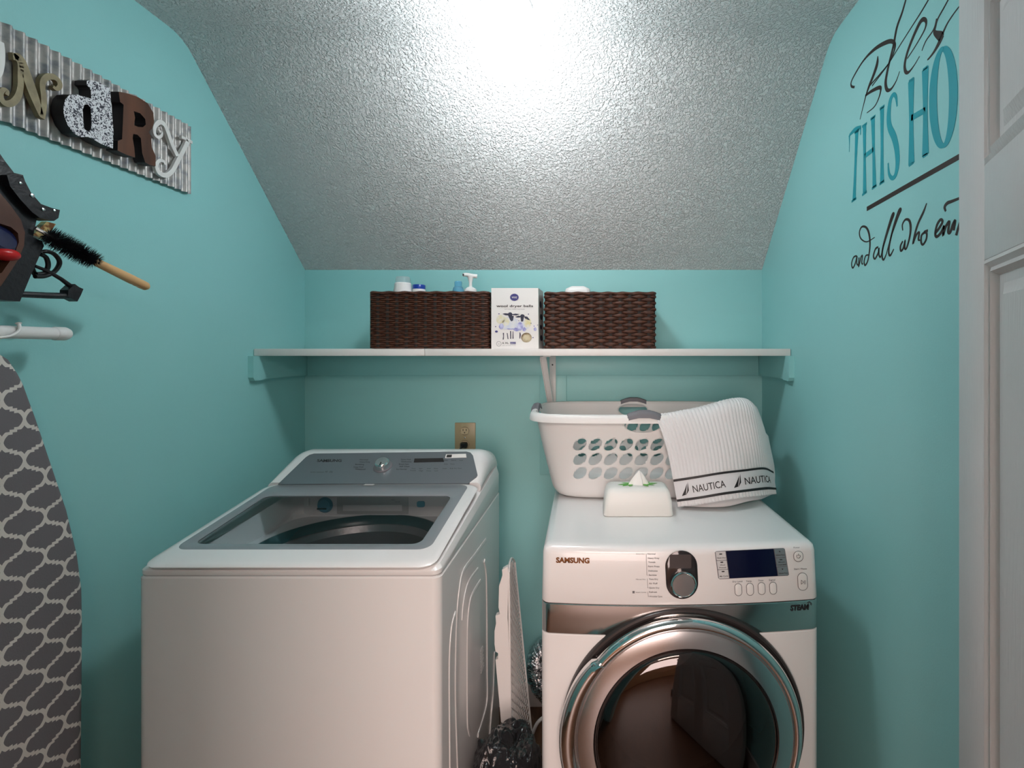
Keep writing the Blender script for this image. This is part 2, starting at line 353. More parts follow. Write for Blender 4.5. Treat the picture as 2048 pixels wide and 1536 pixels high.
# doorway wall around the camera
bm = BM(); box(bm, XL, -.47, FY-.12, FY, 0, CEIL); box(bm, .325, XR, FY-.12, FY, 0, CEIL); box(bm, -.47, .325, FY-.12, FY, 2.06, CEIL)
struct('wall_front', bm, M['wall'])
bm = BM(); box(bm, -.53, -.47, FY, FY+.015, 0, 2.12, .003); box(bm, -.53, .385, FY, FY+.015, 2.06, 2.12, .003); box(bm, .335, .395, FY, FY+.004, 0, 2.06)
struct('trim_1', bm, M['whitepaint'])
# baseboards
struct('baseboard_back', box(BM(), XL, XR, -.014, 0, 0, .09, .003), M['whitepaint'])
struct('baseboard_left', box(BM(), XL, XL+.014, FY, -.014, 0, .09, .003), M['whitepaint'])
struct('baseboard_right', box(BM(), XR-.014, XR, FY, -.014, 0, .09, .003), M['whitepaint'])
# adjoining hall behind the camera (seen in reflections and from the light it gives)
HY = -4.7
struct('wall_hall_left', box(BM(), -2.6, -2.5, HY, FY-.12, 0, 2.45), M['tan'])
struct('wall_hall_right', box(BM(), 2.1, 2.2, HY, FY-.12, 0, 2.45), M['tan'])
bm = BM(); box(bm, -2.5, 2.1, HY-.1, HY, 0, 2.45); struct('wall_hall_back', bm, M['tan'])
bm = BM(); box(bm, -2.5, XL-.1, FY-.12, FY-.02, 0, 2.45); box(bm, XR+.1, 2.1, FY-.12, FY-.02, 0, 2.45); struct('wall_hall_front', bm, M['tan'])
struct('ceiling_hall', box(BM(), -2.6, 2.2, HY-.1, FY-.12, 2.42, 2.52), M['hallw'])
bm = BM(); box(bm, 1.0, 1.75, HY, HY+.05, 0, 2.05, .005); box(bm, 1.1, 1.65, HY+.05, HY+.06, 1.1, 1.9, .004); box(bm, 1.1, 1.65, HY+.05, HY+.06, .15, .95, .004)
struct('door_2', bm, M['curtain'])

# ------------------------------------------------------------------ panelled door (open, right)
hx, hy = 0.566, CAMY+0.80   # free edge
th = math.atan(0.363)
dr = thing('panel_door', 'white moulded panel door standing open along the right edge of the view', 'door', (hx, hy, 0), -th)
dr['kind'] = 'structure'; dr.name = 'door_1'
del dr['category']
# local: u runs from free edge (0) towards hinge along -y ; room face at local x = 0, body behind (+x)
W, H, T = 0.76, 2.03, 0.035
def dbox(x0, x1, u0, u1, z0, z1, b=0): return box(BM(), x0, x1, -u1, -u0, z0, z1, b)
bm = BM()
sx = [0, .107, .335, .425, .653, .76]; zs = [.01, .24, .72, .84, 1.576, 1.706, 1.935, 2.03]
def dadd(x0, x1, u0, u1, z0, z1, b=.0015): box(bm, x0, x1, -u1, -u0, z0, z1, b)
dadd(.012, T-.012, 0.01, W-.01, .02, 2.02, 0)
for (u0, u1) in ((0, .107), (.335, .425), (.653, .76)): dadd(0, T, u0, u1, .01, H)
for (z0, z1) in ((.01, .24), (.72, .84), (1.576, 1.706), (1.935, 2.03)):
    dadd(0.0002, T-.0002, .106, .336, z0, z1); dadd(0.0002, T-.0002, .424, .654, z0, z1)
obj('door_leaf', bm, M['door'], dr, world=False)
for (u0, u1) in ((.107, .335), (.425, .653)):
    for (z0, z1) in ((.24, .72), (.84, 1.576), (1.706, 1.935)):
        bm = BM()
        def lp(i, x): return [(x, -(u0+i), z0+i), (x, -(u0+i), z1-i), (x, -(u1-i), z1-i), (x, -(u1-i), z0+i)]
        loft(bm, [lp(0, .0115), lp(0, .001), lp(.006, -.002), lp(.012, .004), lp(.018, .001), lp(.024, .010), lp(.036, .0105), lp(.052, .004), lp(.056, .004)], cap0=False)
        obj('door_panel', bm, M['door'], dr, world=False, smooth=20)
for z in (.25, 1.0, 1.8):
    bm = BM(); tube(bm, [(-.004, -W-.004, z-.045), (-.004, -W-.004, z+.045)], .006); obj('hinge', bm, M['brushed'], dr, world=False)

# ------------------------------------------------------------------ ceiling light
LX, LY = (1013-VX)/760, CAMY+F/758
lt = thing('ceiling_light', 'white globe ceiling light glowing on the flat textured ceiling', 'ceiling light', (LX, LY, CEIL))
bm = BM(); lathe(bm, [(0, -.002), (.067, -.002), (.067, -.008), (.063, -.016), (.05, -.026), (.045, -.034), (.045, -.042), (.0, -.042)], (0, 0, 0), (0, 0, 1), 64)
bm.transform(Matrix.Translation((LX, LY, CEIL)))
obj('canopy', bm, M['wplastic'], lt)
gp = [(.040, -.040), (.044, -.046)]+[(.080*math.sin(a), -.113-.080*-math.cos(a)*1.0) for a in [PI*(.19+.81*i/24) for i in range(25)]]
gp = [(.040, -.036)]+[(.080*math.sin(a), -.112+.080*math.cos(a)) for a in [.5+(PI-.5)*i/28 for i in range(29)]]
bm = BM(); lathe(bm, gp, (LX, LY, CEIL), (0, 0, 1), 64); obj('globe', bm, M['globe'], lt)

# ------------------------------------------------------------------ wall shelf
SZ0, SZ1, SY = 1.438, 1.463, -.317
sh = thing('wall_shelf', 'long white shelf across the back wall above the washer and dryer', 'shelf', (-.26, 0, SZ0))
bm = BM(); box(bm, XL+.002, -.602, SY, -.002, SZ0, SZ1, .002); box(bm, -.600, XR-.002, SY, -.002, SZ0, SZ1, .002); obj('shelf_board', bm, M['shelfw'], sh)
CB = 1.357
def cleat(pts, x0, x1): return loft(BM(), [[(x0, y, z) for y, z in pts], [(x1, y, z) for y, z in pts]])
tc_ = dict(label='teal painted wooden cleat')
obj('cleat', box(BM(), XL+.02, XR-.02, -.019, 0, CB, SZ0, .001), M['trimteal'], sh, **tc_)
sp = [(-.0, SZ0), (-.345, SZ0), (-.345, CB+.006), (-.335, CB-.006), (-.295, CB-.004), (-.28, CB), (0, CB)]
obj('cleat', cleat(sp, XL, XL+.019), M['trimteal'], sh, **tc_); obj('cleat', cleat(sp, XR-.019, XR), M['trimteal'], sh, **tc_)
obj('batten', box(BM(), -.2325, -.123, -.012, 0, .95, CB, .001), M['trimteal'], sh, label='teal painted upright board behind the bracket')
br = obj('bracket', BM(), M['whitepaint'], sh); br['label'] = 'white folding metal bracket'
bm = BM(); box(bm, -.1915, -.1655, -.024, -.019, 1.20, SZ0, .001); box(bm, -.1915, -.1655, -.020, -.012, 1.20, CB, .001)
box(bm, -.1915, -.1655, -.27, -.019, SZ0-.004, SZ0, .001)
obj('wall_strip', bm, M['wplastic'], br)
bm = BM()
a, b = Vector((-.192, -.262, 1.436)), Vector((-.181, -.03, 1.215)); d = (b-a).normalized(); n1 = d.cross(Vector((1, 0, 0))).normalized()
hw = Vector((.0115, 0, 0))
loft(bm, [[q+hw, q+hw+n1*.012, q+hw*.8+n1*.012, q+hw*.8+n1*.002, q-hw*.8+n1*.002, q-hw*.8+n1*.012, q-hw+n1*.012, q-hw] for q in (a, b)])
obj('diagonal_strut', bm, M['wplastic'], br)
bm = BM(); lathe(bm, [(0, .0012), (.0032, .001), (.0035, 0)], (-.179, -.024, 1.400), (0, -1, 0), 16); obj('screw', bm, M['black'], br)

# ------------------------------------------------------------------ wicker baskets
def wicker(name, label, x0, x1, y0, y1, z0, z1, cols, rows, amp, seed):
    t = thing(name, label, 'basket', ((x0+x1)/2, (y0+y1)/2, z0), group='brown wicker baskets on the shelf')
    cx, cy, hx_, hy_ = (x0+x1)/2, (y0+y1)/2, (x1-x0)/2-.004, (y1-y0)/2-.004
    base = rr(cx, cy, hx_, hy_, .010, 3)
    # resample by arc length
    L = [0]
    for i in range(len(base)): a, b = base[i], base[(i+1) % len(base)]; L.append(L[-1]+math.dist(a, b))
    tot = L[-1]; per = tot/round(tot/((x1-x0)/cols)/2)/2
    N = int(tot/per*6)
    def at(s):
        s %= tot
        for i in range(len(base)):
            if L[i+1] >= s:
                a, b = base[i], base[(i+1) % len(base)]; f = (s-L[i])/(L[i+1]-L[i]+1e-9); tx, ty = b[0]-a[0], b[1]-a[1]; l = math.hypot(tx, ty)+1e-9
                return a[0]+(b[0]-a[0])*f, a[1]+(b[1]-a[1])*f, ty/l, -tx/l
    bm = BM(); rnd = random.Random(seed); dz = (z1-z0-.012)/rows
    for k in range(rows):
        zc = z0+dz*(k+.5)
        rings = []
        for j in range(N):
            s = tot*j/N; x, y, nx, ny = at(s)
            cc = math.cos(PI*s/per+PI*(k % 2)); wv = amp*math.copysign(abs(cc)**.6, cc); zz = zc+rnd.uniform(-.0006, .0006); hh = dz*(.44+.13*math.cos(PI*s/per+PI*(k % 2)))+rnd.uniform(-.0003, .0003)
            jit = rnd.uniform(-.0005, .0005)
            rings.append([(x+nx*(wv+o+jit), y+ny*(wv+o+jit), zz+q) for o, q in ((-.0015, -hh), (.0012, -hh*.55), (.0022, 0), (.0012, hh*.55), (-.0015, hh))])
        vr = [[bm.verts.new(p) for p in r] for r in rings]
        for j in range(N):
            A_, B_ = vr[j], vr[(j+1) % N]
            for i in range(4): bm.faces.new((A_[i], A_[i+1], B_[i+1], B_[i]))
    o = obj('woven_strands', bm, M['wicker'], t, smooth=60); o['kind'] = 'stuff'
    bm = BM()
    for k in range(round(tot/per)):
        x, y, nx, ny = at(per*k); tx, ty = -ny, nx; h_ = per*.16
        loft(bm, [[(x+nx*o+tx*q, y+ny*o+ty*q, z) for o, q in ((-.002, -h_), (.0012, -h_), (.0018, 0), (.0012, h_), (-.002, h_))] for z in (z0+.002, z1-.008)])
    so_ = obj('stakes', bm, M['wickerd'], t); so_['kind'] = 'stuff'
    bm = BM(); loft(bm, [[(a, b, z0+.001) for a, b in rr(cx, cy, hx_-.003, hy_-.003, .008, 3)], [(a, b, z1-.006) for a, b in rr(cx, cy, hx_-.003, hy_-.003, .008, 3)],
                         [(a, b, z1-.006) for a, b in rr(cx, cy, hx_-.006, hy_-.006, .006, 3)], [(a, b, z0+.006) for a, b in rr(cx, cy, hx_-.006, hy_-.006, .006, 3)]])
    obj('lining', bm, M['wickerd'], t)
    bm = BM(); pts = []
    for j in range(160):
        x, y, nx, ny = at(tot*j/160); pts.append((x, y, nx, ny))
    rings = []
    for j, (x, y, nx, ny) in enumerate(pts):
        ph = j*.9; R = .0052
        rings.append([(x+nx*R*math.cos(a)*(1+.25*math.cos(2*a+ph)), y+ny*R*math.cos(a)*(1+.25*math.cos(2*a+ph)), z1-.006+R*math.sin(a)*(1+.25*math.sin(2*a+ph))) for a in [2*PI*i/8 for i in range(8)]])
    loft(bm, rings, closed=True); obj('rim', bm, M['wicker'], t)
    return t
s_ = F/560
wicker('wicker_basket', 'long dark brown wicker basket holding bottles, left of the white box', -.812, -.381, -.285, -.045, SZ1, SZ1+.206, 13, 26, .0012, 1)
wicker('wicker_basket', 'dark brown wicker basket with an open chequered weave, right of the white box', -.188, .213, -.285, -.045, SZ1, SZ1+.204, 12, 17, .0036, 2)

# things standing in the baskets
BY = -.20; BZ = SZ1+.007
def bx_(px): return (px-VX)*(CAMY*-1+BY)/F
def bz_(py): return CAMZ-(py-VY)*(CAMY*-1+BY)/F
def bottle(name, label, cat, px, parts, y=BY, mats=None, group=None):
    X = bx_(px); t = thing(name, label, cat, (X, y, BZ), group=group)
    for nm, m_, prof in parts:
        bm = BM(); lathe(bm, [(0, prof[0][1])]+prof+[(0, prof[-1][1])], (0, 0, 0), (0, 0, 1), 32)
        bm.transform(Matrix.Translation((X, y, 0))); obj(nm, bm, M[m_], t)
    return t
bottle('bottle', 'round white bottle under a clear cap, leftmost in the left basket', 'bottle', 806,
       [('bottle_body', 'wplastic', [(.032, BZ), (.034, BZ+.02), (.034, bz_(583)), (.031, bz_(577)), (.030, bz_(568)), (.027, bz_(566))]),
        ('clear_cap', 'clearpl', [(.026, bz_(566)), (.0265, bz_(560)), (.024, bz_(555)), (.022, bz_(554))])])
bottle('jar', 'white jar with dark blue lid beside the white bottle', 'jar', 838,
       [('jar_body', 'wplastic', [(.024, BZ), (.025, BZ+.01), (.025, bz_(584)), (.0225, bz_(578))]),
        ('jar_lid', 'capblue', [(.0228, bz_(579)), (.0228, bz_(571)), (.0215, bz_(570))])])
bottle('bottle', 'clear blue plastic bottle just left of the white pump', 'bottle', 915,
       [('bottle_body', 'bluepl', [(.020, BZ), (.021, BZ+.01), (.021, bz_(581)), (.018, bz_(575)), (.015, bz_(573))]),
        ('cap', 'bluepl', [(.0135, bz_(573)), (.0140, bz_(564)), (.012, bz_(562))])], y=-.19)
pt = bottle('pump_dispenser', 'white pump dispenser rising from the right end of the left basket', 'bottle', 941,
       [('bottle_body', 'wplastic', [(.030, BZ), (.031, BZ+.01), (.031, bz_(600)), (.022, bz_(585))]),
        ('collar', 'wplastic', [(.0235, bz_(586)), (.0225, bz_(579)), (.012, bz_(575)), (.0075, bz_(574))]),
        ('pump_stem', 'wplastic', [(.0062, bz_(575)), (.0055, bz_(566)), (.010, bz_(557)), (.012, bz_(554))])])
X = bx_(941); bm = BM(); z = bz_(552)
tube(bm, smoothpts([(X+.024, BY+.003, z-.001), (X+.005, BY, z+.001), (X-.012, BY-.012, z+.003), (X-.021, BY-.022, z+.001)], 4), [.0075]*8+[.0070]*3+[.0065, .006], 14)
obj('pump_head', bm, M['wplastic'], pt)
bm = BM(); lathe(bm, [(0, .0005), (.0038, 0)], (X-.0215, BY-.0225, z+.001), (-.6, -.8, -.1), 12); obj('nozzle', bm, M['black'], pt)
# soft package in right basket: stands on its contents
X = (1155-VX)*1.90/F; bm = BM()
zb = SZ1+.007; zt = bz_(570)
rings = []
for k, (f, q) in enumerate(((.80, 0), (1, .03), (1, .15), (1.0, .185), (.93, .197), (.55, .203))):
    rings.append([(X+(a)*(1+.05*math.sin(7*b*40)), -.17+b, min(zb+q*(zt-zb)/.203, zt)-(.006*abs(a)/.05 if k > 3 else 0)) for a, b in rr(0, 0, .045*f, .03*f, .012*f, 4)])
loft(bm, rings)
tag(obj('plastic_package', bm, M['clearpl'] if 0 else M['wplastic'], smooth=50), 'white folded plastic package poking out of the right basket', 'package')

# ------------------------------------------------------------------ dryer ball box
bxX0, bxX1, bY0, bY1, bZ0, bZ1 = -.372, -.2035, -.283, -.165, SZ1, 1.682
bt = thing('dryer_ball_box', 'white carton of wool dryer balls between the two wicker baskets', 'box', ((bxX0+bxX1)/2, -.22, SZ1), math.radians(-3))
# carton with a round window
fY = bY0
def bp(px, py): return onplane(px, py, ((bxX0+bxX1)/2, fY-.0003, 0), Vector((math.sin(math.radians(3)), 1, 0)).normalized())
def circ(cx, cy, rx, ry=None, n=28): return [(cx+rx*math.cos(2*PI*i/n), cy+(ry or rx)*math.sin(2*PI*i/n)) for i in range(n)]
q0 = [(982.5, 576), (1076.5, 576), (1077, 700), (982.5, 700)]
qq = lambda x, y: (960+x/9.6, 560+y/9.6)   # crop pixels -> photo pixels
NB = Vector((-math.sin(math.radians(3)), -1, 0)).normalized()
bm = poly([q0, circ(*qq(890, 1105), 10.6, 9.8)], lambda a, b: bp(a, b)+(-NB)*.0006, .0012, NB)
obj('front_face', bm, M['card'], bt, smooth=20)
bm = BM(); cor = [bp(*p)-NB*.0018 for p in q0]
dv = -NB*.115
back = [c+dv for c in cor]
for f in ((0, 1, 5, 4), (1, 2, 6, 5), (2, 3, 7, 6), (3, 0, 4, 7), (4, 5, 6, 7)):
    vs = [bm.verts.new((cor+back)[i]) for i in f]; bm.faces.new(vs)
bmesh.ops.remove_doubles(bm, verts=bm.verts[:], dist=1e-5)
cb = obj('carton', bm, M['card'], bt, smooth=20)
bm = BM(); c = bp(*qq(890, 1120))-NB*.032; bmesh.ops.create_icosphere(bm, subdivisions=4, radius=.030)
bm.transform(Matrix.Translation(c)); obj('wool_ball', bm, M['wool'], bt, smooth=80)
bm = BM()
for i in range(9): # dark print on the carton's right flank
    pass
cr = [cor[1], cor[2], back[2], back[1]]
def flank(u, v, o=.0006): return cr[0]+(cr[3]-cr[0])*u+(cr[1]-cr[0])*v+Vector((1, 0, 0))*o
for (u, v, a, b) in ((.4, .25, .2, .06), (.5, .45, .25, .05), (.45, .62, .2, .04), (.5, .8, .25, .05)):
    vs = [bm.verts.new(flank(u+a*math.cos(t), v+b*math.sin(t))) for t in [2*PI*i/14 for i in range(14)]]; bm.faces.new(vs)
obj('flank_print', bm, M['slate'], bt)
# printed front: flat print
def bprint(name, m_, shapes, lift):
    bm = BM()
    for sh_ in shapes:
        vs = [bm.verts.new(bp(*qq(*p))+NB*lift) for p in sh_]; bm.faces.new(vs)
    return obj(name, bm, M[m_], bt, smooth=0)
def blob(cx, cy, rx, ry, seed=0, n=22, j=.12):
    rn = random.Random(seed); return [(cx+rx*(1+rn.uniform(-j, j))*math.cos(2*PI*i/n), cy+ry*(1+rn.uniform(-j, j))*math.sin(2*PI*i/n)) for i in range(n)]
bprint('sheep_body_print', 'pale', [blob(560, 830, 185, 125, 1), blob(830, 860, 110, 110, 2)], .0002)
bprint('yellow_wash_print', 'yellow', [blob(400, 760, 85, 85, 3), blob(500, 800, 70, 80, 4), blob(915, 820, 70, 95, 5)], .0003)
bprint('violet_wash_print', 'purple', [blob(410, 890, 45, 55, 6), blob(770, 890, 55, 85, 7), blob(700, 950, 60, 35, 8), blob(850, 950, 35, 40, 9), blob(1060, 945, 30, 35, 10), blob(1040, 885, 14, 10, 11), blob(600, 940, 90, 12, 12)], .0004)
bprint('splatter_print', 'indigo', [circ(315, 990, 28, 20), circ(300, 895, 10), circ(930, 655, 10), circ(980, 832, 9), circ(1018, 1105, 10), circ(1105, 865, 8), circ(365, 650, 14, 8), circ(745, 780, 8)], .0004)
bprint('sheep_head_print', 'slate', [blob(580, 660, 45, 40, 20, 14, .05), [(540, 680), (650, 690), (635, 780), (600, 795), (575, 760)], [(430, 650), (480, 638), (545, 645), (545, 680), (490, 678)], [(620, 655), (680, 645), (765, 655), (700, 680), (630, 675)],
       blob(815, 690, 42, 32, 21, 14, .05), [(775, 700), (845, 705), (830, 795), (790, 800)], [(675, 710), (740, 685), (785, 695), (770, 720), (710, 722)], [(850, 695), (910, 705), (965, 775), (920, 765), (860, 735)],
       [(440, 1015), (460, 1015), (458, 1140), (436, 1145), (445, 1080)], [(515, 1015), (530, 1020), (548, 1135), (532, 1135)], [(578, 980), (598, 980), (598, 1130), (580, 1130)], [(628, 985), (640, 985), (645, 1125), (625, 1130)], [(760, 1005), (775, 1010), (785, 1050), (770, 1130), (758, 1120)]], .0006)
def bw(dst, body, xl, yb, xr, h, bold=0.0):
    a = qq(xl, yb); b = qq(xr, yb); return write(dst, body, a[0], a[1], b[0], h/9.6, lambda u, v: bp(u, v)+NB*.0006, bold=bold)
bm = BM(); bw(bm, 'wool dryer balls', 315, 520, 1020, 47, .018); bw(bm, '6 XL', 432, 1225, 552, 34, .02)
obj('lettering', bm, M['ink'], bt, smooth=0)
bm = BM(); bw(bm, 'NATURAL FABRIC SOFTENER', 470, 568, 860, 13); bw(bm, 'NEW ZEALAND WOOL', 432, 1262, 690, 11)
obj('small_lettering', bm, M['inkgrey'], bt, smooth=0)
bprint('badge', 'indigo', [[(660+(82+(6 if i % 2 else -4))*math.cos(2*PI*i/36), 332+(68+(6 if i % 2 else -4))*math.sin(2*PI*i/36)) for i in range(36)], [(578, 1190), (688, 1190), (688, 1232), (578, 1232)]], .0003)
bm = BM(); bw(bm, 'WOOZ', 610, 350, 712, 34, .01); bw(bm, 'BALLS', 585, 1224, 680, 22, .0); obj('badge_lettering', bm, M['card'], bt, smooth=0)
bm = BM()
for rr_ in (48,):
    n = 30; a_ = [bp(*qq(362+rr_*math.cos(2*PI*i/n), 1225+rr_*math.sin(2*PI*i/n)))+NB*.0004 for i in range(n)]; b_ = [bp(*qq(362+(rr_-6)*math.cos(2*PI*i/n), 1225+(rr_-6)*math.sin(2*PI*i/n)))+NB*.0004 for i in range(n)]
    va = [bm.verts.new(p) for p in a_]; vb = [bm.verts.new(p) for p in b_]
    for i in range(n): bm.faces.new((va[i], va[(i+1) % n], vb[(i+1) % n], vb[i]))
bw(bm, 'eco', 340, 1235, 386, 20); obj('seal_ring', bm, M['inkgrey'], bt, smooth=0)

# ------------------------------------------------------------------ outlet
ot = thing('wall_outlet', 'beige duplex outlet on the back wall behind the washer', 'outlet', (-.539, 0, 1.10))
bm = BM(); box(bm, -.582, -.497, -.006, 0, 1.037, 1.162, .003); obj('outlet_plate', bm, M['plate'], ot)
for zc in (1.128, 1.073):
    rings = [[(-.5405+a, y, zc+b) for a, b in rr(0, 0, .0165, .0135, .010, 6)] for y in (-.004, -.0085)]
    o = obj('receptacle', loft(BM(), rings), M['almond'], ot)
    bm = BM()
    for dx in (-.0065, .0065): box(bm, -.5405+dx-.0012, -.5405+dx+.0012, -.0088, -.008, zc, zc+.009)
    box(bm, -.543, -.538, -.0088, -.008, zc-.009, zc-.004, .0015); obj('slots', bm, M['black'], o)
    bm = BM(); tube(bm, [(-.5405+.0195*math.cos(t)*.9, -.0062, zc+.0165*math.sin(t)) for t in [2*PI*i/32 for i in range(33)]], .0006, 6); obj('outline', bm, M['black'], o)
bm = BM(); lathe(bm, [(0, .0015), (.0028, .001), (.003, 0)], (-.5405, -.006, 1.1005), (0, -1, 0), 16); obj('screw', bm, M['brushed'], ot)
pl = thing('power_cord', 'black plug and cord in the lower socket of the beige outlet', 'cord', (-.5405, -.02, 1.073))
bm = BM(); rings = [[(-.5405+a, y, 1.073+b) for a, b in rr(0, 0, h, h*.8, h*.5, 5)] for y, h in ((-.009, .010), (-.014, .0145), (-.026, .0145), (-.036, .009))]
obj('plug', loft(BM(), rings), M['black'], pl)
bm = BM(); tube(bm, smoothpts([(-.5405, -.03, 1.075), (-.548, -.042, 1.062), (-.556, -.045, 1.035), (-.556, -.05, .95), (-.55, -.08, .8), (-.56, -.1, .6)], 6), .0042); obj('cord', bm, M['black'], pl)

# ------------------------------------------------------------------ top load washer
wx0, wx1, wy0, wy1 = -1.036, -.352, -.955, -.238
wcx, wcy, whx, why = (wx0+wx1)/2, (wy0+wy1)/2, (wx1-wx0)/2, (wy1-wy0)/2
wt = thing('washing_machine', 'white top-loading washing machine with glass lid and grey console, in the left corner', 'washing machine', (wcx, wcy, 0))
WB = .945
bm = BM()
loft(bm, [[(a, b, z) for a, b in rr(wcx, wcy, whx-i, why-i, .02, 5)] for z, i in ((.03, .004), (.035, 0), (WB-.004, 0), (WB, .003))], cap0=True, cap1=False)
obj('cabinet', bm, M['white'], wt)
for sxx in (-1, 1):
    for syy in (-1, 1):
        bm = BM(); lathe(bm, [(0, 0), (.024, 0), (.024, .012), (.014, .014), (.014, .032), (0, .032)], (wcx+sxx*.28, wcy+syy*.3, 0), (0, 0, 1), 20); obj('foot', bm, M['black'], wt)
SL = .145
def slope(y, z, f=1.0): return z+SL*(y-wy0)*f
# deck wedge ring between cabinet and lid
ox0, ox1, oy0, oy1 = -.985, -.418, -.915, -.56
def ringpts(x0, x1, y0, y1, r, z, f=1.0, n=6): return [(a, b, slope(b, z, f)) for a, b in rr((x0+x1)/2, (y0+y1)/2, (x1-x0)/2, (y1-y0)/2, r, n)]
dk0 = wy0+.004; dk1 = wy1+0.004
bm = BM()
rs = [ringpts(wx0+.003, wx1-.003, dk0, wy1-.002, .02, WB+.001, 0), ringpts(wx0+.001, wx1-.001, wy0+.002, wy1-.001, .02, WB+.004, 0), ringpts(wx0+.001, wx1-.001, wy0+.002, wy1-.001, .02, .957, .55),
      ringpts(wx0+.008, wx1-.008, wy0+.010, wy1-.01, .02, .963, .8),
      ringpts(ox0-.012, ox1+.015, oy0-.01, oy1+.03, .03, .961, .9), ringpts(ox0-.012, ox1+.015, oy0-.01, oy1+.03, .03, .954, .9)]
loft(bm, rs, closed=False, cap0=False, cap1=False)
obj('deck', bm, M['white'], wt)
bm = BM() # thin shadow joint between cabinet and deck
loft(bm, [ringpts(wx0+.0025, wx1-.0025, wy0+.003, wy1-.003, .02, WB-.003, 0), ringpts(wx0+.0025, wx1-.0025, wy0+.003, wy1-.003, .02, WB+.003, 0)], cap0=False, cap1=False)
obj('joint_gasket', bm, M['cream'], wt)
# basin: walls to round tub opening
bcx, bcy, bR, bz = -.70, -.655, .252, .905
bx0, bx1, by0, by1 = -1.0, -.395, -.93, -.40
bm = BM()
sqt = [(a, b, .99 if b > -.6 else .945) for a, b in rr((bx0+bx1)/2, (by0+by1)/2, (bx1-bx0)/2, (by1-by0)/2, .04, 10)]
sqm = [(a, b, bz+.012) for a, b in rr((bx0+bx1)/2, (by0+by1)/2, (bx1-bx0)/2-.006, (by1-by0)/2-.006, .05, 10)]
sqb = [(a, b, bz+.002) for a, b in rr((bx0+bx1)/2, (by0+by1)/2, (bx1-bx0)/2-.012, (by1-by0)/2-.010, .06, 10)]
ci = [(a, b, bz) for a, b in rr(bcx, bcy, bR, bR, bR-1e-4, 10)]
loft(bm, [sqt, sqm, sqb, ci], cap0=False, cap1=False)
obj('basin', bm, M['tubwhite'], wt)
bm = BM(); lathe(bm, [(bR+.004, 0), (bR+.002, .006), (bR-.004, .007), (bR-.012, 0), (bR-.020, -.012), (bR-.022, -.03)], (bcx, bcy, bz), (0, 0, 1), 96); obj('tub_gasket', bm, M['gasket'], wt)
bm = BM(); lathe(bm, [(bR-.016, -.016), (bR-.024, -.02), (bR-.03, -.04), (bR-.022, -.06), (bR-.018, -.30), (bR-.05, -.36), (.10, -.38), (.07, -.33), (0, -.32)], (bcx, bcy, bz), (0, 0, 1), 96); obj('drum', bm, M['steel'], wt)
# dispenser wall at the rear of the basin
yb = by1-.008
dp_ = obj('dispenser_panel', box(BM(), bx0+.03, bx1-.02, yb-.004, yb+.002, bz+.006, .995, .002), M['tubwhite'], wt)
def wb(px, py, o=0): return P(px, py, yb-.005-o)
bm = BM(); lathe(bm, [(0, .010), (.020, .009), (.024, .004), (.026, 0)], wb(650, 1010), (0, -1, 0), 32); cp = obj('softener_cap', bm, M['blue'], dp_)
bm = BM(); c = wb(648, 1016); box(bm, c.x-.017, c.x+.013, c.y-.013, c.y-.008, c.z-.002, c.z+.003, .001); obj('cap_grip', bm, M['gasket'], cp)
bm = BM(); a, b = wb(674, 995), wb(817, 1028); box(bm, a.x, b.x, a.y-.002, a.y+.001, b.z, a.z+.008, .0015); dd = obj('detergent_drawer', bm, M['cream'], dp_)
bm = BM(); a, b = wb(686, 1010, .003), wb(804, 1022, .003); box(bm, a.x, b.x, a.y-.001, a.y+.001, b.z, a.z, .0008); obj('drawer_grip', bm, M['tubwhite'], dd)
bm = BM(); write(bm, 'MAX', 782, 1001, 790, 2.5, lambda a, b: wb(a, b, .0035)); write(bm, 'LINE', 790, 1005, 800, 2.5, lambda a, b: wb(a, b, .0035)); obj('drawer_marks', bm, M['inkgrey'], dd, smooth=0)
bm = BM(); c = wb(842, 1008); loft(bm, [[(c.x+a, y, c.z+b) for a, b in rr(0, 0, .013-i, .010-i, .006-i, 4)] for y, i in ((c.y, 0), (c.y-.003, 0), (c.y-.004, .001))]); obj('release_button', bm, M['blue'], dp_)
bm = BM(); c = wb(617, 1004); box(bm, c.x-.002, c.x+.002, c.y-.003, c.y, c.z-.012, c.z+.014, .001); obj('latch_mark', bm, M['wplastic'], dp_)
# lid
LZ = .965
lid = obj('lid', loft(BM(), [ringpts(-1.014, -.374, wy0+.004, -.514, .03, LZ-.001), ringpts(-1.022, -.366, wy0-.006, -.510, .035, LZ+0.00188), ringpts(-1.024, -.364, wy0-.008, -.510, .036, LZ+0.00564), ringpts(-1.020, -.368, wy0-.004, -.511, .036, LZ+0.00893),
                             ringpts(-1.010, -.378, wy0+.010, -.513, .036, LZ+0.01081), ringpts(-1.003, -.395, -.897, -.516, .03, LZ+0.01104), ringpts(-1.0, -.398, -.893, -.52, .03, LZ+0.00564), ringpts(-.99, -.41, -.88, -.55, .03, LZ)], closed=True), M['white'], wt)
gf = obj('lid_frame', loft(BM(), [ringpts(-1.002, -.3955, -.896, -.5165, .030, LZ+0.01119), ringpts(-1.004, -.3935, -.898, -.5155, .031, LZ+0.01057), ringpts(-.978, -.425, -.870, -.592, .022, LZ+0.00470), ringpts(-.976, -.427, -.868, -.594, .022, LZ+0.00916), ringpts(-.980, -.423, -.872, -.590, .022, LZ+0.01119)], closed=True), M['lidgrey'], lid)
bm = BM(); rgl = [ringpts(-.985, -.418, -.878, -.584, .022, z) for z in (LZ+0.00634, LZ+0.00822)]; loft(bm, rgl); obj('lid_glass', bm, M['glass'], lid)
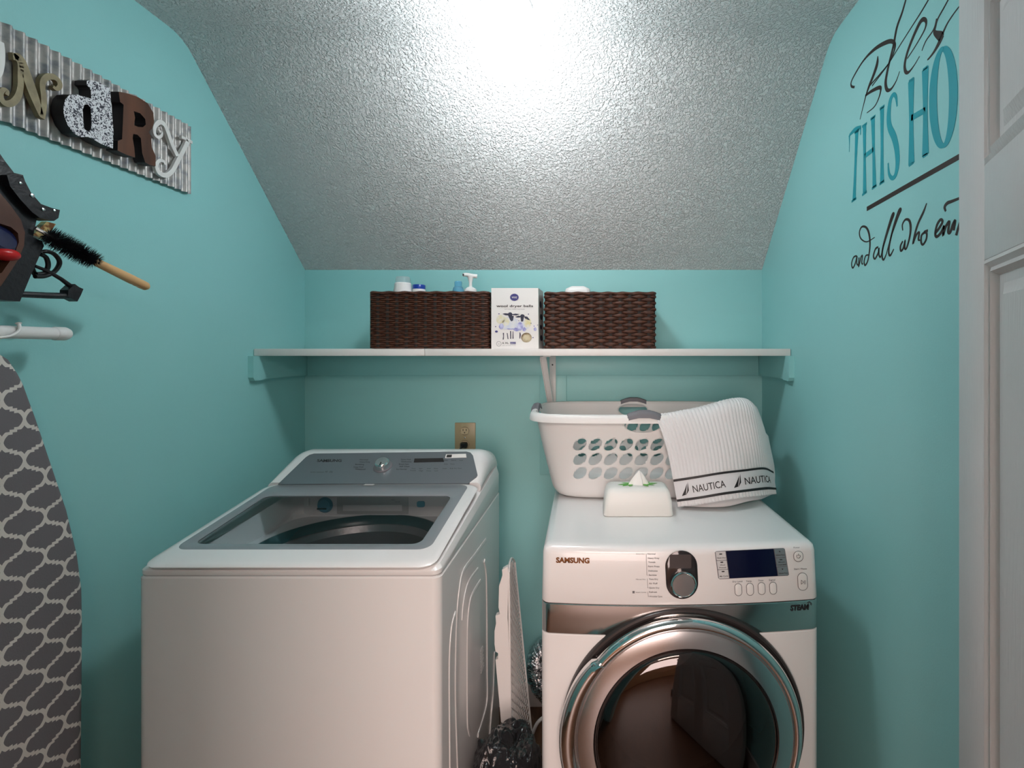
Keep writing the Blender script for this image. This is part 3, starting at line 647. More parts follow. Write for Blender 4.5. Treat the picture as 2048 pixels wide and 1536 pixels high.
bm = BM(); box(bm, -.72, -.69, -.528, -.505, slope(-.515, LZ+0.01034), slope(-.515, LZ+0.01292), .002); obj('lid_catch', bm, M['cream'], lid)
# console
ca, cb_ = Vector((0, -.508, slope(-.508, LZ)+.010)), Vector((0, -.385, 1.109))
bm = BM(); rings = []
for (y, zt, hw_, R, cx) in ((-.506, slope(-.508, LZ)+.010, .333, .02, wcx), (-.508, slope(-.508, LZ)+.014, .333, .024, wcx), (-.385, 1.109, .335, .062, wcx), (-.365, 1.1145, .335, .065, wcx), (-.33, 1.115, .335, .067, wcx), (-.27, 1.10, .335, .065, wcx), (-.246, 1.075, .333, .06, wcx)):
    # bottom stays inside the deck
    zb_ = 1.012; hz = (zt-zb_)/2
    rings.append([(a, y, z) for a, z in rr(cx, zb_+hz, hw_, hz, min(R, hz*.98), 8)])
loft(bm, rings); con = obj('console', bm, M['white'], wt, smooth=40)
cn = (cb_-ca).cross(Vector((1, 0, 0))).normalized()
if cn.y > 0: cn = -cn
cp0 = ca+Vector((0, 0, .0045))
def cpl(px, py, off=0.0): return onplane(px, py, cp0+cn*off, cn)
outl = [(556, 968), (612, 914), (619, 909.5), (628, 907), (933, 903), (941, 905), (946, 911), (955, 949), (953, 953), (936, 966)]
bm = poly([outl], lambda a, b: cpl(a, b, .0028), .008, cn); gp_ = obj('control_panel', bm, M['console'], con, smooth=25)
bm = BM(); write(bm, 'SAMSUNG', 634, 923.5, 683.5, 5.2, lambda a, b: cpl(a, b, .0036), bold=.03, shear=.1); obj('brand_lettering', bm, M['ink'], gp_, smooth=0)
bm = BM()
write(bm, 'active waterjet', 621, 945, 648, 2.2, lambda a, b: cpl(a, b, .0036)); write(bm, 'VRT', 650, 945, 656, 3, lambda a, b: cpl(a, b, .0036)); write(bm, '(S)', 659, 945, 665, 3, lambda a, b: cpl(a, b, .0036))
for i, (wd_, xr_, y_) in enumerate((('Normal', 736, 920.5), ('Heavy Duty', 740, 925), ('Bedding', 728, 930), ('Deep Wash', 727, 935), ('Waterproof', 731, 939.5))):
    write(bm, wd_, xr_-(10+2.1*len(wd_)*.5), y_, xr_, 2.6, lambda a, b: cpl(a, b, .0036), bold=.01)
for i, (wd_, xl_, y_) in enumerate((('Quick Wash', 802, 920), ('Delicates', 803, 924.5), ('Rinse+Spin', 798, 929.5), ('Self Clean', 799, 934), ('Eco Normal', 793, 939.5))):
    write(bm, wd_, xl_, y_, xl_+20, 2.6, lambda a, b: cpl(a, b, .0036), bold=.01)
for (tx, xl_, y_, wd_) in (('Temp', 823, 938, 8), ('Spin', 838, 938, 7), ('Soil', 854, 938, 7), ('Rinse', 868, 938, 8), ('Presoak', 821, 942, 11), ('High', 838, 942.5, 8), ('Heavy', 853, 942.5, 9), ('Low', 869, 942.5, 7),
                       ('Delay', 888, 921.5, 8), ('Extra', 903, 921.5, 9), ('Lock', 919, 921.5, 7), ('Smart', 888, 929, 8), ('Care', 901, 929, 8), ('Steam', 885, 938, 9), ('Fill', 900, 938, 6), ('Start / Pause', 908, 937.5, 15)):
    write(bm, tx, xl_, y_, xl_+wd_, 2.2, lambda a, b: cpl(a, b, .0036))
obj('cycle_lettering', bm, M['ink'], gp_, smooth=0)
bm = poly([[(829, 917), (886, 916), (888, 923), (827.5, 924.5)]], lambda a, b: cpl(a, b, .0042), .0015, cn); obj('display', bm, M['blackgl'], gp_)
bm = poly([[(892, 908.5), (932, 907.5), (933, 915), (890, 916)]], lambda a, b: cpl(a, b, .0046), .0008, cn); stk = obj('sticker', bm, M['card'], gp_)
bm = poly([[(894, 909.5), (904, 909.3), (903, 914.5), (892.5, 914.7)]], lambda a, b: cpl(a, b, .0050), .0005, cn); obj('sticker_mark', bm, M['ink'], stk)
c = cpl(766, 933, .003)
bm = BM(); lathe(bm, [(0, .004), (.026, .004), (.0285, .002), (.029, 0)], c, cn, 48); kr = obj('dial_ring', bm, M['grip'], gp_)
bm = BM(); lathe(bm, [(0, .022), (.019, .0225), (.0215, .020), (.0225, .017), (.0245, .003)], c, cn, 48); kn = obj('dial', bm, M['chrome'], gp_)
bm = BM(); box(bm, -.0012, .0012, -.0015, .012, 0, .0006); bm.transform(Matrix.Translation(c+cn*.0228-(cb_-ca).normalized()*.016)@Matrix(((1, 0, 0, 0), (0, (cb_-ca).normalized().y, cn.y, 0), (0, (cb_-ca).normalized().z, cn.z, 0), (0, 0, 0, 1)))); obj('pointer', bm, M['ink'], kn)
# pressed ribs on the right flank
bm = BM(); XW = wx1+.0005
def rib(pts, r=.0065):
    q = [PXp(880+a/3.16, 1050+b/3.16, XW) for a, b in pts]
    q = smoothpts([tuple(v) for v in q], 5)
    rings = []
    for i, p in enumerate(q):
        p = Vector(p); d = (Vector(q[min(i+1, len(q)-1)])-Vector(q[max(i-1, 0)])).normalized(); s = d.cross(Vector((1, 0, 0)))
        rings.append([p+s*r*1.0-Vector((.002, 0, 0)), p+s*r+Vector((.0012, 0, 0)), p+s*r*.4+Vector((.0022, 0, 0)), p-s*r*.4+Vector((.0022, 0, 0)), p-s*r+Vector((.0012, 0, 0)), p-s*r*1.0-Vector((.002, 0, 0))])
    loft(bm, rings)
rib([(290, 95), (215, 200), (150, 290), (125, 400), (108, 600), (100, 1000), (108, 1350), (120, 1700)])
rib([(255, 355), (205, 440), (185, 520), (175, 700), (175, 1200), (182, 1290), (190, 1320)])
rib([(280, 225), (292, 290), (297, 420), (300, 900), (300, 1100), (275, 1220), (240, 1330)])
rib([(240, 275), (180, 360), (150, 480), (140, 600)], .004)
rib([(98, 550), (75, 640), (62, 800), (60, 1000), (62, 1300), (65, 1700)], .004)
rib([(345, 800), (338, 1050), (325, 1200), (315, 1330)], .004)
obj('pressed_ribs', bm, M['white'], wt, smooth=60)
bm = BM(); XS = wx1+.0012
for k in range(9):
    a = PXp(880+(265+k*.5)/3.16, 1050+(775+k*17)/3.16, XS); bm2 = BM(); box(bm2, XS-.0004, XS+.0003, a.y-.02, a.y+.02*(1 if k % 3 else .5), a.z-.0012, a.z+.0008); merge(bm, bm2)
obj('rating_print', bm, M['wplastic'], wt)

# ------------------------------------------------------------------ front load dryer
DR = math.radians(1.5); DW = .345
dt = thing('dryer', 'white front-loading dryer with chrome porthole door, right of the washer', 'dryer', (-.135+DW*math.cos(DR), -.851+DW*math.sin(DR), 0), DR)
DM = Matrix.Translation(dt.location)@Matrix.Rotation(DR, 4, 'Z'); DI = DM.inverted(); BUL = .022; Z2, Z3, Z4 = .762, .8365, .973
def fy(x, z): return -BUL*(1-(x/DW)**2)+(.010*(z-Z3)/.137 if z > Z3 else 0)
def dl(px, py, off=0.0):   # sight line -> dryer front skin, local coordinates
    o = DI@CAM; d = (DI.to_3x3())@ray(px, py); t = (0-o.y)/d.y
    for _ in range(6): q = o+d*t; t = (fy(q.x, q.z)-off-o.y)/d.y
    q = o+d*t; return Vector((q.x, fy(q.x, q.z)-off, q.z))
def plan(ins, z, dy=0.0, r=.022, depth=.715, nf=24):
    pts = []; hx_ = DW-ins
    for i in range(nf+1):
        x = -(hx_-r)+2*(hx_-r)*i/nf; pts.append((x, fy(x, 0)+ins+dy+.000, z))
    y1 = fy(hx_-r, 0)+ins+dy
    for i in range(1, 7):
        a = -PI/2+PI/2*i/6; pts.append((hx_-r+r*math.cos(a), y1+r+r*math.sin(a), z))
    pts.append((hx_, depth-ins, z)); pts.append((-hx_, depth-ins, z))
    for i in range(0, 6):
        a = PI+PI/2*i/6; pts.append((-(hx_-r)+r*math.cos(a), y1+r+r*math.sin(a), z))
    return pts
DZ = .533; DX = dl(1367, 1467).x+0.0
bm = loft(BM(), [plan(.002, .03), plan(0, .034), plan(0, Z2-.003), plan(.002, Z2-.0005)])
body = obj('cabinet', bm, M['white'], dt, world=False)
cut = BM(); lathe(cut, [(0, -.2), (.2135, -.2), (.2135, .5), (0, .5)], (DX, 0, DZ), (0, 1, 0), 64)
bmesh.ops.recalc_face_normals(cut, faces=cut.faces[:]); cm = bpy.data.meshes.new('c'); cut.to_mesh(cm); cut.free(); co = bpy.data.objects.new('c', cm); C.objects.link(co)
co.matrix_basis = DM
md = body.modifiers.new('b', 'BOOLEAN'); md.object = co; md.operation = 'DIFFERENCE'; md.solver = 'EXACT'
dg = bpy.context.evaluated_depsgraph_get(); nm = bpy.data.meshes.new_from_object(body.evaluated_get(dg)); body.modifiers.clear(); body.data = nm; nm.name = 'cabinet'
bpy.data.objects.remove(co)
bm = loft(BM(), [plan(.0035, Z2-.001, r=.02), plan(.003, Z3+.001, r=.02)]); obj('reveal', bm, M['bronze'], dt, world=False)
bm = loft(BM(), [plan(.0012, Z2+.001), plan(0, Z2+.003), plan(0, Z3-.003), plan(.0012, Z3-.0015)]); bnd = obj('mirror_band', bm, M['band'], dt, world=False, label='mirror-finish metal band')
top = []
for (ins, z, dy) in ((.0015, Z3+.0005, 0), (0, Z3+.003, 0), (.001, Z3+.06, .0042), (.002, Z4-.020, .0075), (.0045, Z4-.008, .009), (.012, Z4-.0015, .012), (.024, Z4, .016)): top.append(plan(ins, z, dy))
pan = obj('control_panel', loft(BM(), top), M['white'], dt, world=False, smooth=50)
def onp(dst, body_, xl, yb, xr, h, slope=0.0, bold=0.0, lift=.0012): return write(dst, body_, xl, yb, xr, h, lambda a, b: dl(a, b, lift), slope=slope, bold=bold)
# slight rises: panel baseline slopes seen in the photo
bm = BM(); onp(bm, 'SAMSUNG', 1112, 1125, 1179, 10.5, .02, .045); obj('brand_lettering', bm, M['goldink'], pan, world=False, smooth=0)
bm = BM(); K = 300/2048
def dq(x, y): return 1080+x*K, 1060+y*K
for (wd_, x, y, xr_) in (('Normal', 1468, 336, 1575), ('Heavy Duty', 1472, 395, 1630), ('Towels', 1478, 450, 1575), ('Perm Press', 1476, 508, 1632), ('Delicates', 1480, 568, 1606), ('Sanitize', 1484, 625, 1592), ('Time Dry', 1488, 682, 1612),
                       ('Air Fluff', 1488, 740, 1604), ('Quick Dry', 1490, 800, 1630), ('Refresh', 1490, 858, 1598), ('Wrinkle Care', 1492, 918, 1668)):
    a = dq(x, y); b = dq(xr_, y); onp(bm, wd_, a[0], a[1], b[0], 3.1, .0, .012)
for (wd_, x, y, xr_) in (('Sensor Dry', 1310, 334, 1428), ('Manual Dry', 1310, 682, 1442), ('Steam Cycles', 1306, 858, 1450)):
    a = dq(x, y); b = dq(xr_, y); onp(bm, wd_, a[0], a[1], b[0], 2.3)
def ln(pts, w_):
    n = len(pts)
    for i in range(n-1):
        (ax, ay), (bx2, by2) = pts[i], pts[i+1]; dx, dy = bx2-ax, by2-ay; l = math.hypot(dx, dy); ox, oy = -dy/l*w_/2, dx/l*w_/2
        vs = [bm.verts.new(dl(*q, .0012)) for q in ((ax+ox, ay+oy), (bx2+ox, by2+oy), (bx2-ox, by2-oy), (ax-ox, ay-oy))]; bm.faces.new(vs)
for (x0, y0, x1, y1) in ((1450, 322, 1460, 618), (1465, 665, 1470, 790), (1472, 845, 1478, 910)):
    ln([dq(x0, y0), dq(x1, y1)], .6); ln([dq(x1, y1), dq(x1+12, y1)], .6)
a = dq(1262, 832); b = dq(1292, 866); ln([(a[0], (a[1]+b[1])/2), (b[0], (a[1]+b[1])/2)], 4.8)
KK = 300/2048
def dq2(x, y): return 1360+x*KK, 1060+y*KK
for (wd_, x, y, xr_, h) in (('Power', 1550, 250, 1636, 3), ('Start / Pause', 1558, 545, 1732, 3.3), ('Dry Level', 718, 716, 852, 3.1), ('Temp.', 902, 710, 982, 3.1), ('Time', 1068, 700, 1138, 3.1), ('Signal', 1214, 694, 1300, 3.1)):
    a = dq2(x, y); b = dq2(xr_, y); onp(bm, wd_, a[0], a[1], b[0], h, -.04, .008)
obj('cycle_lettering', bm, M['inkgrey'], pan, world=False, smooth=0)
def capsule(cx, cy, hx_, hy_, n=14, tilt=0.0, sq=None):
    r = min(hx_, hy_) if sq is None else sq; pts = rr(0, 0, hx_, hy_, r*.999, n)
    return [(cx+a*math.cos(tilt)-b*math.sin(tilt), cy+a*math.sin(tilt)+b*math.cos(tilt)) for a, b in pts]
def plate(loop, h, m_, parent, name, edge=.0008, base=0.0005, shrink=.94, lab=None):
    cx = sum(p[0] for p in loop)/len(loop); cy = sum(p[1] for p in loop)/len(loop)
    sc = lambda k: [(cx+(a-cx)*k, cy+(b-cy)*k) for a, b in loop]
    bm = BM(); loft(bm, [[dl(*q, -.001) for q in loop], [dl(*q, h-edge) for q in loop], [dl(*q, h) for q in sc(shrink)]], cap0=False)
    return obj(name, bm, M[m_], parent, world=False, label=lab)
hs = plate(capsule(1363.5, 1149.5, 32, 48.5, tilt=-.05), .004, 'blackgl', pan, 'dial_housing', shrink=.97)
plate(capsule(1361, 1123, 22, 14, sq=3), .0045, 'smoke', hs, 'dial_window', shrink=.98)
kc = dl(1367.5, 1170, .018); kc.y += .018
nk = Vector((0, -1, 0))
bm = BM(); lathe(bm, [(.0285, 0), (.030, .010), (.0315, .013), (.0310, .018), (.0285, .020), (.0265, .0185)], kc, nk, 64); kb = obj('dial', bm, M['chrome'], pan, world=False)
bm = BM(); lathe(bm, [(0, .0192), (.0266, .0188)], kc, nk, 64); obj('dial_face', bm, M['brushed'], kb, world=False)
# display group
k4 = [dq2(480, 295), dq2(1425, 250), dq2(1485, 620), dq2(530, 668)]
def quadmap(u, v): a = Vector(k4[0])*(1-u)+Vector(k4[1])*u; b = Vector(k4[3])*(1-u)+Vector(k4[2])*u; c_ = a*(1-v)+b*v; return c_.x, c_.y
def qrect(u0, u1, v0, v1, r=.0): return [quadmap(u0+r, v0), quadmap(u1-r, v0), quadmap(u1, v0+r*2), quadmap(u1, v1-r*2), quadmap(u1-r, v1), quadmap(u0+r, v1), quadmap(u0, v1-r*2), quadmap(u0, v0+r*2)]
dsp = plate(qrect(-.006, 1.006, -.012, 1.012, .02), .0015, 'grip', pan, 'display_bezel', shrink=.995)
plate(qrect(.155, .845, .0, 1.0, .002), .0030, 'screen', dsp, 'screen', shrink=.995)
for i in range(3):
    plate(qrect(.004, .148, .006+i/3, (i+1)/3-.006, .006), .0028, 'btn', dsp, 'option_key', shrink=.97)
    plate(qrect(.852, .996, .006+i/3, (i+1)/3-.006, .006), .0028, 'btnteal', dsp, 'option_key', shrink=.97)
bm = BM()
def qt(tx, uc, v, w_, h):
    a = quadmap(uc-w_/2, v); b = quadmap(uc+w_/2, v); write(bm, tx, a[0], a[1], b[0], h, lambda x, y: dl(x, y, .0034), slope=(b[1]-a[1])/(b[0]-a[0]), bold=.01)
qt('Rack Dry', .078, .26, .12, 2.6); qt('Wool', .078, .52, .07, 2.4); qt('Presoak', .078, .615, .10, 2.4); qt('My Cycle', .078, .93, .12, 2.6)
qt('Adjust Time', .925, .26, .13, 2.4); qt('Mixed', .925, .52, .08, 2.4); qt('Load Bell', .925, .615, .12, 2.4); qt('Adjust Time', .925, .93, .13, 2.4)
for (u, v) in ((.075, .10), (.075, .40), (.075, .74), (.925, .41)):
    vs = [bm.verts.new(dl(*quadmap(u+a, v+b), .0034)) for a, b in ((-.02, -.02), (.02, -.02), (.02, .02), (-.02, .02))]; bm.faces.new(vs)
for v, s in ((.10, -1), (.77, 1)):
    vs = [bm.verts.new(dl(*quadmap(.925+a, v+b*s), .0034)) for a, b in ((-.014, -.03), (.014, -.03), (0, .03))]; bm.faces.new(vs)
obj('key_lettering', bm, M['ink'], dsp, world=False, smooth=0)
def button(cx, cy, hx_, hy_, name, tilt=-.05):
    b0 = plate(capsule(cx, cy, hx_+1.1, hy_+1.1, tilt=tilt), .0012, 'inkgrey', pan, name, shrink=.99)
    plate(capsule(cx, cy, hx_, hy_, tilt=tilt), .0032, 'wplastic', b0, 'button_face', shrink=.85); return b0
for (x, y) in ((797, 815), (957, 810), (1115, 800), (1272, 795)):
    a = dq2(x, y); button(a[0], a[1], 6.4, 11.6, 'option_button')
a = dq2(1617, 360); pb = button(a[0], a[1], 8.8, 10, 'power_button')
c = dl(a[0], a[1], .0036); bm = BM()
tube(bm, [(c.x+.0045*math.cos(t), c.y, c.z+.0045*math.sin(t)) for t in [PI/2+.6+(2*PI-1.2)*i/20 for i in range(21)]], .0006, 6); tube(bm, [(c.x, c.y, c.z+.001), (c.x, c.y, c.z+.0065)], .0006, 6); obj('power_symbol', bm, M['ink'], pb, world=False)
a = dq2(1675, 705); sb = button(a[0], a[1], 9, 17, 'start_button')
bm = BM()
ln([dq2(1650, 678), dq2(1650, 735)], .8); ln([dq2(1650, 678), dq2(1682, 706)], .8); ln([dq2(1682, 706), dq2(1650, 735)], .8); ln([dq2(1690, 680), dq2(1690, 735)], .8); ln([dq2(1708, 680), dq2(1708, 735)], .8)
for v in bm.verts: v.co.y -= .0025
obj('start_symbol', bm, M['ink'], sb, world=False, smooth=0)
bm = BM(); a = dq2(1512, 1108); b = dq2(1765, 1085)
write(bm, 'STEAM', a[0], a[1]-.6, b[0], 10.5, lambda x, y: dl(x, y, .0012), slope=-.07, bold=.04, shear=.12)
bm2 = BM(); q = [dl(b[0]+1.5+3.2*math.cos(t), b[1]-11+3.2*math.sin(t), .0018) for t in [PI*1.0+PI*1.3*i/12 for i in range(13)]]; tube(bm2, q, .0008, 6); merge(bm, bm2)
obj('steam_lettering', bm, M['ink'], bnd, world=False, smooth=0)
# door
Y0 = -BUL

ax = (0, -1, 0); dc = (DX, Y0, DZ)
bm = BM(); lathe(bm, [(.2965, -.012), (.2965, .001), (.294, .005), (.289, .006), (.286, .0), (.274, -.002), (.27, -.004)], dc, ax, 128); obj('door_surround', bm, M['bronze'], dt, world=False, label='dark glossy recess around the door')
bm = BM()
lathe(bm, [(.214, .010), (.262, .0), (.278, .002), (.2835, .012), (.283, .022), (.278, .031), (.270, .0355), (.264, .034), (.261, .031)], dc, ax, 128); door = obj('door', bm, M['chrome'], dt, world=False, label='round chrome-rimmed door', smooth=60)
bm = BM(); lathe(bm, [(.261, .031), (.2585, .028), (.256, .032), (.238, .037), (.220, .039), (.2175, .036), (.216, .02)], dc, ax, 128); obj('door_ring', bm, M['brushed'], door, world=False, smooth=25, label='wide brushed silver ring')
bm = BM(); lathe(bm, [(.216, .036)]+[(.214*math.cos(t), .036+.030*math.sin(t)) for t in [PI/2*i/12 for i in range(13)]], dc, ax, 96)
r2 = [(.001, .060)]+[(.210*math.cos(t), .030+.030*math.sin(t)) for t in [PI/2-PI/2*i/12 for i in range(13)]]+[(.216, .030)]
bm3 = BM(); lathe(bm3, r2, dc, ax, 96); merge(bm, bm3); obj('door_window', bm, M['tint'], door, world=False, smooth=60, label='dark domed glass')
bm = BM(); lathe(bm, [(.2155, .028), (.205, .012), (.196, -.02), (.188, -.10), (.20, -.12)], dc, ax, 96); obj('inner_funnel', bm, M['bronze'], door, world=False)
bm = BM(); lathe(bm, [(.211, .0), (.211, -.06), (.2115, -.40), (.16, -.48), (0, -.485)], dc, ax, 96); obj('drum', bm, M['steel'], dt, world=False)
# handle scoop on the left of the rim
bm = BM(); rings = []
nA = 40
for i in range(nA+1):
    t = i/nA; a = math.radians(138+(232-138)*t); bmp = .018*min(1, math.sin(PI*t)**.35) if 0 < t < 1 else 0
    R0, R1 = .262, .284+bmp; cs, sn = math.cos(a), math.sin(a)
    rings.append([(DX+r*cs, Y0-h, DZ+r*sn) for r, h in ((R0, .033), (R0+.006, .040), ((R0+R1)/2, .043), (R1-.004, .036), (R1, .024), (R1-.003, .006), (R0, .004))])
loft(bm, rings); obj('door_handle', bm, M['chrome'], door, world=False, smooth=50)
for sxx in (-1, 1):
    for yy in (.06, .65):
        bm = BM(); lathe(bm, [(0, 0), (.022, 0), (.022, .012), (.013, .014), (.013, .034), (0, .034)], (sxx*.28, yy, 0), (0, 0, 1), 20); obj('foot', bm, M['black'], dt, world=False)

# ------------------------------------------------------------------ laundry basket
TOPZ = Z4+.0005
lb = thing('laundry_basket', 'white plastic laundry basket with grey grips on top of the dryer', 'laundry basket', (.145, -.28, TOPZ))
bcx_, bcy_ = .148, -.282
RH = 1.252-TOPZ
def bhalf(v):  # v 0..1 base->rim
    e = v**.55 if v > 0 else 0
    return .292+.052*v+.010*(1-(1-v)**2), .168+.044*v+.010*(1-(1-v)**2)
NB_ = 760; MB_ = 62
un = []
def sup(t, a, b, n=5.0):
    c_, s2 = math.cos(t), math.sin(t); return a*math.copysign(abs(c_)**(2/n), c_), b*math.copysign(abs(s2)**(2/n), s2)
# uniform arc parameter
tt = [2*PI*i/6000 for i in range(6001)]; acc = [0]; pp = [sup(t, .33, .2) for t in tt]
for i in range(6000): acc.append(acc[-1]+math.dist(pp[i], pp[i+1]))
par = []; j = 0
for i in range(NB_):
    s = acc[-1]*i/NB_
    while acc[j+1] < s: j += 1
    par.append(tt[j]+(s-acc[j])/(acc[j+1]-acc[j]+1e-12)*(tt[j+1]-tt[j]))
rad = .03
def bpt(i, v, out=0.0):
    a, b = bhalf(v); x, y = sup(par[i % NB_], a+out, b+out); z = TOPZ+.0025+v*(RH-.004)
    if v < .13:  # round the foot
        k = 1-v/.13; sc = 1-.07*(1-math.sqrt(max(0, 1-k*k))); x *= sc; y *= sc
    return x, y, z
holes = []   # (axis, sign, centre a, centre z, ra, rz, tilt)
for sgn in (-1, 1):
    for r_i, zc in enumerate((1.075, 1.122, 1.170)):
        for k in range(-4, 6):
            holes.append(('x', sgn, -.005+k*.0490, zc-.012, .0245, .0160, .68))
    holes.append(('x', sgn, -.003, 1.2215, .057, .024, 0))   # below grip
for sgn in (-1, 1):
    for zc in (1.063, 1.110, 1.158):
        for k in (-2, -1, 0, 1, 2): holes.append(('y', sgn, k*.048, zc, .0245, .0160, .68))
    holes.append(('y', sgn, 0, 1.2215, .045, .022, 0))
TOPCUT = 1.2225
def hval(x, y, z):
    best = None
    for h in holes:
        ax_, sg, ca_, cz, ra, rz, tl = h
        if ax_ == 'x':
            if y*sg < .12 or abs(x-ca_) > .08: continue
            q = x-ca_
        else:
            if x*sg < .25 or abs(y-ca_) > .07: continue
            q = y-ca_
        p = z-cz
        if abs(p) > .05: continue
        qa = q*math.cos(tl)+p*math.sin(tl); pa = -q*math.sin(tl)+p*math.cos(tl)
        f = math.hypot(qa/ra, pa/rz)
        if best is None or f < best[0]: best = (f, h, q, p)
    return best
bm = BM(); grid = []
for m_ in range(MB_+1):
    v = m_/MB_; row = []
    for i in range(NB_):
        x, y, z = bpt(i, v); hv = hval(x, y, z)
        if hv and abs(hv[0]-1) < .13 and hv[0] > 0:
            f = hv[0]; q, p = hv[2]/f, hv[3]/f; ax_, sg, ca_, cz = hv[1][:4]
            if ax_ == 'x': x = ca_+q
            else: y = ca_+q
            z = cz+p
        row.append(bm.verts.new((x+bcx_, y+bcy_, z)))
    grid.append(row)
for m_ in range(MB_):
    for i in range(NB_):
        k = (i+1) % NB_; vs = (grid[m_][i], grid[m_][k], grid[m_+1][k], grid[m_+1][i])
        c_ = sum((q.co for q in vs), Vector())/4; hv = hval(c_.x-bcx_, c_.y-bcy_, c_.z)
        if hv and hv[0] < 1.0: continue
        if (vs[2].co-vs[0].co).length < 1e-6: continue
        bm.faces.new(vs)
bm.faces.new([q for q in grid[0]][::-1])
for v in [v for v in bm.verts if not v.link_faces]: bm.verts.remove(v)
bs = obj('basket_shell', bm, M['basket'], lb, smooth=50)
so = bs.modifiers.new('s', 'SOLIDIFY'); so.thickness = .0028; so.offset = -1
# rolled rim, left open where the grips sit
def rimring(i, prof):
    a, b = bhalf(1.0); t = par[i % NB_]; x, y = sup(t, a, b); x2, y2 = sup(t, a+.01, b+.01); n_ = Vector((x2-x, y2-y, 0)).normalized()
    return [(bcx_+x+n_.x*o, bcy_+y+n_.y*o, 1.250+q) for o, q in prof]
bm = BM()
PR = [(-.004, -.004), (-.002, .004), (.006, .006), (.015, .003), (.020, -.006), (.0215, -.020), (.0185, -.020), (.017, -.008), (.010, -.001), (0, -.008)]
loft(bm, [rimring(i, PR) for i in range(0, NB_, 4)], closed=True); obj('rim', bm, M['basket'], lb, smooth=50)
def grip_(t0, name='grip'):
    idx = [i for i in range(NB_)]
    bm = BM(); rings = []
    ctr = t0; span = int(.048/(acc[-1]/NB_))
    for k in range(-span, span+1, 1):
        e = k/span; lift = .012*(1-e*e); g = .75+.25*(1-abs(e)**6)
        pr = [(o*g if o > 0 else o, (q+lift if q > -.01 else q+lift*.9)) for o, q in [(-.007, -.006), (-.004, .0065), (.006, .009), (.017, .006), (.0225, -.004), (.0235, -.013), (.018, -.014), (.006, -.010)]]
        rings.append(rimring(ctr+k, pr))
    loft(bm, rings); obj(name, bm, M['grip'], lb, smooth=50, label='dark grey moulded grip')
def idx_near(x, y): return min(range(NB_), key=lambda i: (sup(par[i], .33, .2)[0]-x)**2+(sup(par[i], .33, .2)[1]-y)**2)
grip_(idx_near(-.003, -.2)); grip_(idx_near(-.003, .2)); grip_(idx_near(-.33, 0)); grip_(idx_near(.33, 0))

# ------------------------------------------------------------------ towel
# control rows from inside the basket, over the front rim, down to the hem
def PZ(px, py, Z): return Vector(((px-VX)*Z/F, CAMY+Z, CAMZ-(py-VY)*Z/F))
rowsT = [
    [PZ(1325, 852, 1.70), PZ(1372, 842, 1.72), PZ(1420, 835, 1.74), PZ(1462, 830, 1.77), PZ(1490, 834, 1.80), PZ(1508, 845, 1.82)],
    [PZ(1314, 833, 1.62), PZ(1358, 824, 1.635), PZ(1408, 814, 1.66), PZ(1456, 801, 1.70), PZ(1488, 800, 1.74), PZ(1512, 816, 1.76)],
    [PZ(1314, 838, 1.585), PZ(1362, 830, 1.59), PZ(1415, 820, 1.60), PZ(1466, 806, 1.605), PZ(1502, 812, 1.635), PZ(1520, 834, 1.72)],
    [PZ(1326, 872, 1.570), PZ(1376, 866, 1.572), PZ(1426, 858, 1.575), PZ(1474, 850, 1.585), PZ(1512, 850, 1.605), PZ(1533, 872, 1.69)],
    [PZ(1338, 915, 1.565), PZ(1386, 910, 1.562), PZ(1436, 905, 1.560), PZ(1484, 900, 1.575), PZ(1520, 896, 1.605), PZ(1540, 910, 1.71)],
    [PZ(1347, 965, 1.560), PZ(1394, 958, 1.550), PZ(1442, 950, 1.548), PZ(1490, 944, 1.575), PZ(1526, 940, 1.64), PZ(1547, 948, 1.70)],
    [PZ(1356, 1014, 1.555), PZ(1404, 1008, 1.535), PZ(1452, 1000, 1.535), PZ(1498, 994, 1.565), PZ(1534, 990, 1.63), PZ(1553, 988, 1.69)],
]
def cat(p0, p1, p2, p3, t): return 0.5*((2*p1)+(p2-p0)*t+(2*p0-5*p1+4*p2-p3)*t*t+(3*p1-p0-3*p2+p3)*t**3)
def catarr(A_, s):
    n = len(A_)-1; s = min(max(s, 0), .99999)*n; i = int(s); t = s-i
    g = lambda k: A_[min(max(k, 0), n)] if 0 <= k <= n else (A_[0]*2-A_[1] if k < 0 else A_[n]*2-A_[n-1])
    return cat(g(i-1), g(i), g(i+1), g(i+2), t)
def tsurf(rows, u, v): return catarr([catarr(r, u) for r in rows], v)
def tnorm(rows, u, v):
    e = .004; a = tsurf(rows, min(u+e, 1), v)-tsurf(rows, max(u-e, 0), v); b = tsurf(rows, u, min(v+e, 1))-tsurf(rows, u, max(v-e, 0)); n = a.cross(b).normalized()
    return n if n.y < 0.1 and (n.y < -.05 or n.z > 0) else -n
tw = thing('towel', 'white ribbed towel with black-striped lettered border hanging over the laundry basket', 'towel', tuple(tsurf(rowsT, .5, .95)))
def sheet(rows, nu, nv, ribs=True, band=(.80, .965)):
    bm = BM(); g = []
    for j in range(nv+1):
        r = []
        for i in range(nu+1):
            u, v = i/nu, j/nv; p = tsurf(rows, u, v); n = tnorm(rows, u, v)
            k = 0
            if ribs and not (band[0] < v < band[1]): k = .0011*math.sin(u*2*PI*34)
            k += .0035*noise.noise(Vector((u*5, v*3, 1.5)))*min(1, v*3)
            r.append(bm.verts.new(p+n*k))
        g.append(r)
    for j in range(nv):
        for i in range(nu): bm.faces.new((g[j][i], g[j][i+1], g[j+1][i+1], g[j+1][i]))
    return bm
o = obj('towel_cloth', sheet(rowsT, 272, 90), M['towel'], tw, smooth=80); m_ = o.modifiers.new('s', 'SOLIDIFY'); m_.thickness = .004; m_.offset = 0
